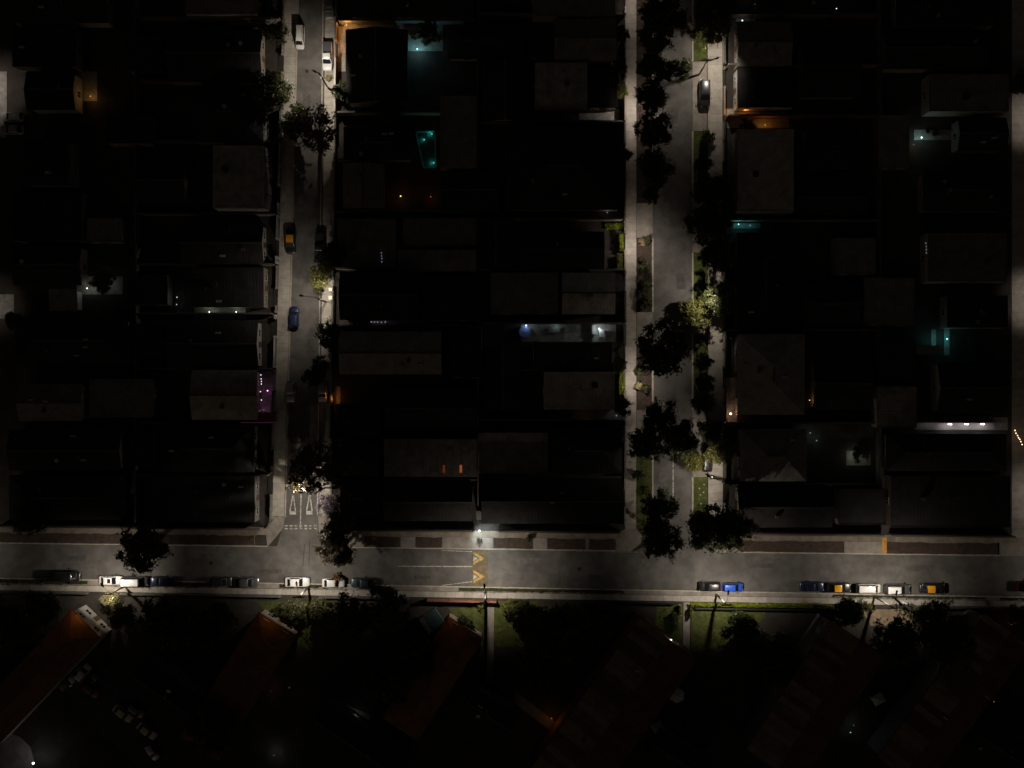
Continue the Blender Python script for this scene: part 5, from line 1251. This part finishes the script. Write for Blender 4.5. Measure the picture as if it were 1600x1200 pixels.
def car_meshes(kind):
    if kind in CARMESH: return CARMESH[kind]
    L, W, HT, ZB, ZH, c0, c1, r0, r1 = SPEC[kind]; w = W / 2; X = lambda u: -L / 2 + u * L
    us = [0, .025, .09, .22, .4, .6, .78, .90, .965, 1.0]; wf = [.80, .91, .97, 1, 1, 1, .985, .94, .86, .72]
    tail = ZB if kind != 'sedan' else ZB - 0.02
    zt = [tail - .16, tail - .04, tail, tail, ZB, ZB, ZH + .03, ZH - .02, ZH - .12, ZH - .26]; zb = [.38, .30, .24, .2, .2, .2, .2, .24, .30, .36]
    if kind == 'pickup': zt = [ZB - .1, ZB - .03, ZB - .02, ZB - .02, ZB, ZB, ZH + .03, ZH, ZH - .1, ZH - .25]
    sec = lambda a, zb_, zt_: [(a * .90, zb_), (a, zb_ + .3 * (zt_ - zb_)), (a * .99, zb_ + .72 * (zt_ - zb_)), (a * .93, zt_ - .03), (a * .80, zt_), (0, zt_ + .025), (-a * .80, zt_), (-a * .93, zt_ - .03), (-a * .99, zb_ + .72 * (zt_ - zb_)), (-a, zb_ + .3 * (zt_ - zb_)), (-a * .90, zb_)]
    b = MB(); vv, ff = [], []
    for u, f, a1, a2 in zip(us, wf, zt, zb):
        for y, z in sec(w * f, a2, a1): vv.append((X(u), y, z))
    n = 11
    for i in range(len(us) - 1):
        for j in range(n): ff.append((i * n + j, i * n + (j + 1) % n, (i + 1) * n + (j + 1) % n, (i + 1) * n + j))
    ff += [tuple(range(n))[::-1], tuple(range((len(us) - 1) * n, len(us) * n))]
    b.add(vv, ff); body = b.mesh('body', CAR['grey'], True)
    # cabin shell with pillars
    lv = [(0.0, 0), (0.86, 0), (1.0, 0)]; c = MB(); vv, ff = [], []
    wb, wr = w * .90, w * .74
    def at(t): return X(c0 + (r0 - c0) * t), X(c1 + (r1 - c1) * t), wb + (wr - wb) * t, ZB - .02 + (HT - ZB) * t
    for t in (0.0, 0.84, 0.97, 1.0):
        x0, x1, ww, z = at(min(t, .97))
        if t == 1.0: x0 += .09; x1 -= .12; ww -= .09; z = HT
        vv += ring(x0, x1, ww, z, .16)
    m_ = 16
    for i in range(3):
        for j in range(m_): ff.append((i * m_ + j, i * m_ + (j + 1) % m_, (i + 1) * m_ + (j + 1) % m_, (i + 1) * m_ + j))
    ff.append(tuple(range(3 * m_, 4 * m_))); c.add(vv, ff); cab = c.mesh('cabin', CAR['grey'], True)
    x0, x1, ww, z = at(.97)
    rp = MB(); a = ring(x0 + .03, x1 - .06, ww - .04, HT - .005, .14); a2 = ring(x0 + .10, x1 - .14, ww - .11, HT + .022, .12)
    rp.add(a + a2, [(j, (j + 1) % 16, 16 + (j + 1) % 16, 16 + j) for j in range(16)] + [tuple(range(16, 32))]); roof = rp.mesh('roof', CAR['grey'], True)
    def glass(pts, nm): return MB().add(pts + [(p[0], p[1], p[2] - .02) for p in pts], [(0, 1, 2, 3), (7, 6, 5, 4)]).mesh(nm, CARGLASS)
    e = .015; f0, f1 = .10, .86
    a0, a1 = at(f0), at(f1)
    ws = glass([(a0[1] + e + .02, -a0[2] * .90, a0[3] + e), (a0[1] + e + .02, a0[2] * .90, a0[3] + e), (a1[1] + e + .02, a1[2] * .88, a1[3] + e), (a1[1] + e + .02, -a1[2] * .88, a1[3] + e)], 'windshield')
    rw = glass([(a0[0] - e - .02, a0[2] * .88, a0[3] + e), (a0[0] - e - .02, -a0[2] * .88, a0[3] + e), (a1[0] - e - .02, -a1[2] * .86, a1[3] + e), (a1[0] - e - .02, a1[2] * .86, a1[3] + e)], 'rear_window')
    sw = []
    for s in (1, -1):
        p = [(a0[0] + .22, s * (a0[2] + e), a0[3]), (a0[1] - .25, s * (a0[2] + e), a0[3]), (a1[1] - .20, s * (a1[2] + e), a1[3]), (a1[0] + .18, s * (a1[2] + e), a1[3])]
        q = [(x, y - s * .02, z) for x, y, z in p]
        sw.append(MB().add(p + q, [(0, 1, 2, 3), (7, 6, 5, 4)] if s < 0 else [(3, 2, 1, 0), (4, 5, 6, 7)]).mesh('side_window', CARGLASS))
    R = .31 if kind in ('sedan', 'hatch') else .36
    wh = MB().tube((0, -.1, 0), (0, .1, 0), R, R, 16).mesh('wheel', TYRE, False); rm = MB().tube((0, -.115, 0), (0, .115, 0), R * .6, R * .6, 10).mesh('rim', RIM)
    hl = MB().box((0, 0, 0), (.16, .34, .13)).mesh('headlight', LENS); tl = MB().box((0, 0, 0), (.10, .26, .22)).mesh('tail_light', TAIL)
    mi = MB().box((0, 0, 0), (.14, .20, .13)).mesh('mirror', BLACKPL)
    bed = MB().box((X(.205), 0, ZB + .01), (L * .36, W * .86, .06)).mesh('bed_cover', BLACKPL) if kind == 'pickup' else None
    CARMESH[kind] = (body, cab, roof, ws, rw, sw, wh, rm, hl, tl, mi, bed, R, at(0)[1], at(0)[2], ZH, ZB); return CARMESH[kind]


def car(kind, px, py, heading, colour, label, roofc=None, scale=1.0, z=0.02, cover=None, sunroof=False, detail=True):
    body, cab, roof, ws, rw, sw, wh, rm, hl, tl, mi, bed, R, xm, ym, ZH, ZB = car_meshes(kind); L, W = SPEC[kind][:2]
    x, y = P(px, py, 0.7); root = thing('parked_car' if kind not in ('van', 'pickup') else 'parked_' + kind, label, 'car' if kind not in ('van', 'pickup') else kind, (x, y, z), math.radians(heading), 'parked cars')
    root.scale = (scale, scale, scale)
    link('body', body, root, mat=CAR[colour]); link('cabin', cab, root, mat=CAR[colour]); link('roof', roof, root, mat=CAR[roofc or colour])
    link('windshield', ws, root); link('rear_window', rw, root)
    for s in sw: link('side_window', s, root)
    for sx in (-.31, .31):
        for sy in (-1, 1):
            o = link('wheel', wh, root, (sx * L, sy * (W / 2 - .10), R)); link('rim', rm, o)
    for sy in (-1, 1):
        link('headlight', hl, root, (L / 2 - .16, sy * W * .31, ZH - .22)); link('tail_light', tl, root, (-L / 2 + .06, sy * W * .36, ZB - .22)); link('mirror', mi, root, (xm - .25, sy * (ym + .20), ZB + .06))
    if kind == 'pickup':
        link('bed_cover', bed, root, mat=CAR[cover] if cover else BLACKPL)
        MB().box((-L / 2 + L * .395, 0, ZB + .07), (.06, W * .85, .08)).build('bed_rail', CAR[colour], root)
    if kind in ('van', 'suv') and detail:
        for sy in (-1, 1): MB().box((-L * .12, sy * W * .31, SPEC[kind][2] + .05), (L * .40, .05, .05)).build('roof_rail', BLACKPL, root)
    if sunroof: MB().box((-L * .02, 0, SPEC[kind][2] + .022), (.55, .8, .02)).build('sunroof', CARGLASS, root)
    return root


SW = 0.02
# narrow street
car('van', 469, 58.5, -91, 'white', 'white estate car with roof slats, upper narrow street', scale=0.88)
car('sedan', 515, 10, -90, 'silver', 'silver car at the very top of the narrow street')
car('pickup', 511.5, 88, -89, 'white', 'white pickup with dark bed cover beside the top street lamp', cover='grey')
car('sedan', 454, 377, -91, 'black', 'black taxi with orange-yellow roof in the dark narrow street', 'taxi', 1.05)
car('pickup', 499.5, 386, -91, 'black', 'black pickup opposite the taxi, narrow street')
car('hatch', 459.5, 495.5, 89, 'navy', 'dark blue car under the long-armed street lamp')
car('hatch', 454, 612, -91, 'silver', 'silver-grey car half on the pavement by the magenta-lit yard')
car('hatch', 504, 612, -91, 'silver', 'silver car beside the orange-lit gate')
# avenue
car('suv', 1101, 147, -90, 'black', 'black estate car parked on the avenue pavement under the crossarm lamp', scale=1.08, z=0.12)
car('suv', 1104.5, 717, 90, 'black', 'black car under trees by the lowest avenue street lamp', z=0.12)
# cross street, west to east
car('van', 106, 901, 0, 'black', 'black van parked alone at the west end of the cross street')
car('sedan', 173, 907, 0, 'white', 'white car with sunroof, west of the white-roofed van', sunroof=True, scale=0.95)
car('van', 211, 909, 0, 'grey', 'grey van with white roof beside the westernmost street lamp', 'white', 1.0)
car('sedan', 254, 909, 180, 'navy', 'dark navy car behind the white-roofed van')
car('hatch', 346, 909, 0, 'olive', 'dark olive car, western one of the pair below the narrow street corner')
car('sedan', 385, 910, 0, 'grey', 'dark grey car, eastern one of the pair below the narrow street corner', scale=1.05)
car('sedan', 464.5, 909.5, 0, 'white', 'white sedan under the crossarm street lamp, tail towards the dark pair')
car('sedan', 521, 911, 0, 'white', 'white sedan with its front close to the dark teal car', scale=0.93)
car('sedan', 567, 911, 180, 'teal', 'dark teal car facing the white sedan')
car('hatch', 1109, 917, 180, 'black', 'black hatchback behind the bright blue car', scale=1.0)
car('hatch', 1145, 918, 0, 'blue', 'bright blue hatchback south of the avenue mouth', scale=0.96)
car('sedan', 1268.5, 917, 0, 'navy', 'dark navy sedan behind the taxi and the white van')
car('sedan', 1311, 918.5, 0, 'black', 'black taxi with yellow roof between the navy sedan and white van', 'taxi')
car('van', 1357, 919.5, 0, 'white', 'white van facing the grey car with silver roof', scale=0.92)
car('suv', 1402, 921, 0, 'grey', 'grey car with silver roof under the transformer lamp', 'white', 1.0)
car('sedan', 1456.5, 919.5, 0, 'black', 'black taxi with yellow roof, last of the row to the east', 'taxi', 1.05)
car('sedan', 1606, 917, 0, 'red', 'dark red car cut off at the eastern edge')
car('hatch', 20, 183, 180, 'white', 'white car in the lit driveway at the western edge', scale=0.7 / 0.7, z=0.13)
car('sedan', 20, 203, 180, 'silver', 'silver car in the lit driveway at the western edge', z=0.13)
for i, (x, y, a, c, d) in enumerate(((105, 1066, 50, 'grey', 'dim grey'), (117, 1057, 50, 'silver', 'dim silver'), (130, 1051, 50, 'white', 'dim white'), (153, 1054, 50, 'teal', 'dim teal'), (142, 1078, -38, 'red', 'red'),
                                     (192, 1115, -38, 'cream', 'dim cream'), (213, 1110, -38, 'grey', 'dim dark'), (230, 1142, -38, 'cream', 'pale yellow'), (238, 1174, -58, 'silver', 'pale bluish'))):
    car('sedan' if i % 2 else 'hatch', x, y, a, c, '%s car, %s from the west in the estate courtyard' % (d, ORD[i + 1]), scale=0.9, z=0.13)

q = P(682, 974, 2.4); cn = thing('garden_canopy', 'dark teal tarpaulin canopy beside the brown-roofed block', 'canopy', (q[0], q[1], 0.1), -0.95)
MB().box((0, 0, 2.35), (4.6, 2.7, 0.06)).build('tarpaulin', mat('tarpaulin_teal', (0.07, 0.14, 0.14), 0.5, 0.3, 1.0), cn)
for sx in (-1, 1):
    for sy in (-1, 1): MB().tube((sx * 2.1, sy * 1.2, 0), (sx * 2.1, sy * 1.2, 2.32), 0.05, n=6).build('post', GREYSTEEL, cn)
for sy in (-1, 1): MB().box((0, sy * 1.36, 2.36), (4.6, 0.08, 0.10)).build('edge_rail', mat('rail_pale', (0.35, 0.45, 0.45), 0.5, 0.1, 1), cn)
# ------------------------------------------------------------------ small street things
q = P(434, 806); sg = thing('street_sign', 'small street sign post at the narrow street corner', 'sign', (q[0], q[1], 0.12))
MB().tube((0, 0, 0), (0, 0, 2.6), 0.05, 0.05, 8).build('post', STEEL, sg)
MB().box((0.0, 0, 2.3), (0.9, 0.05, 0.28)).build('plate', WALLS[0], sg)
MB().box((0.0, 0, 2.0), (0.05, 0.9, 0.28)).build('plate', WALLS[0], sg)
for i, (px, py, lab) in enumerate(((516.5, 452.5, 'upper pale square gate pillar on the narrow street'), (516.5, 465.5, 'lower pale square gate pillar on the narrow street'))):
    q = P(px, py, 2.0); t_ = thing('gate_pillar', lab, 'pillar', (q[0], q[1], 0.12), 0, 'pale gate pillars')
    MB().box((0, 0, 1.0), (0.5, 0.5, 2.0)).build('shaft', PALEWALL, t_); MB().box((0, 0, 2.05), (0.62, 0.62, 0.1)).build('cap', PALEWALL, t_)
# overhead cables between the poles of the cross street
for i, (a, b_) in enumerate((((195, 916), (482, 917.5)), ((482, 917.5), (759, 924)), ((759, 924), (1119, 928.5)), ((1119, 928.5), (1366, 932.5)))):
    A, B = Vector((*P(*a), 8.9 if i else 7.1)), Vector((*P(*b_), 8.9)); o = MB()
    t_ = thing('overhead_cable', 'thin overhead cables, %s span of poles from the west on the cross street' % ORD[i + 1], 'cable', (A.x, A.y, A.z), 0, 'overhead cables')
    for k in (-0.9, 0.9):
        w_ = MB(); prev = None
        for s in range(13):
            u = s / 12; p = (B - A) * u + Vector((k * 0.1, k * 0.3, -1.1 * 4 * u * (1 - u)))
            if prev is not None: w_.tube(tuple(prev), tuple(p), 0.012, 0.012, 4, False)
            prev = p
        w_.build('wire', STEEL, t_)
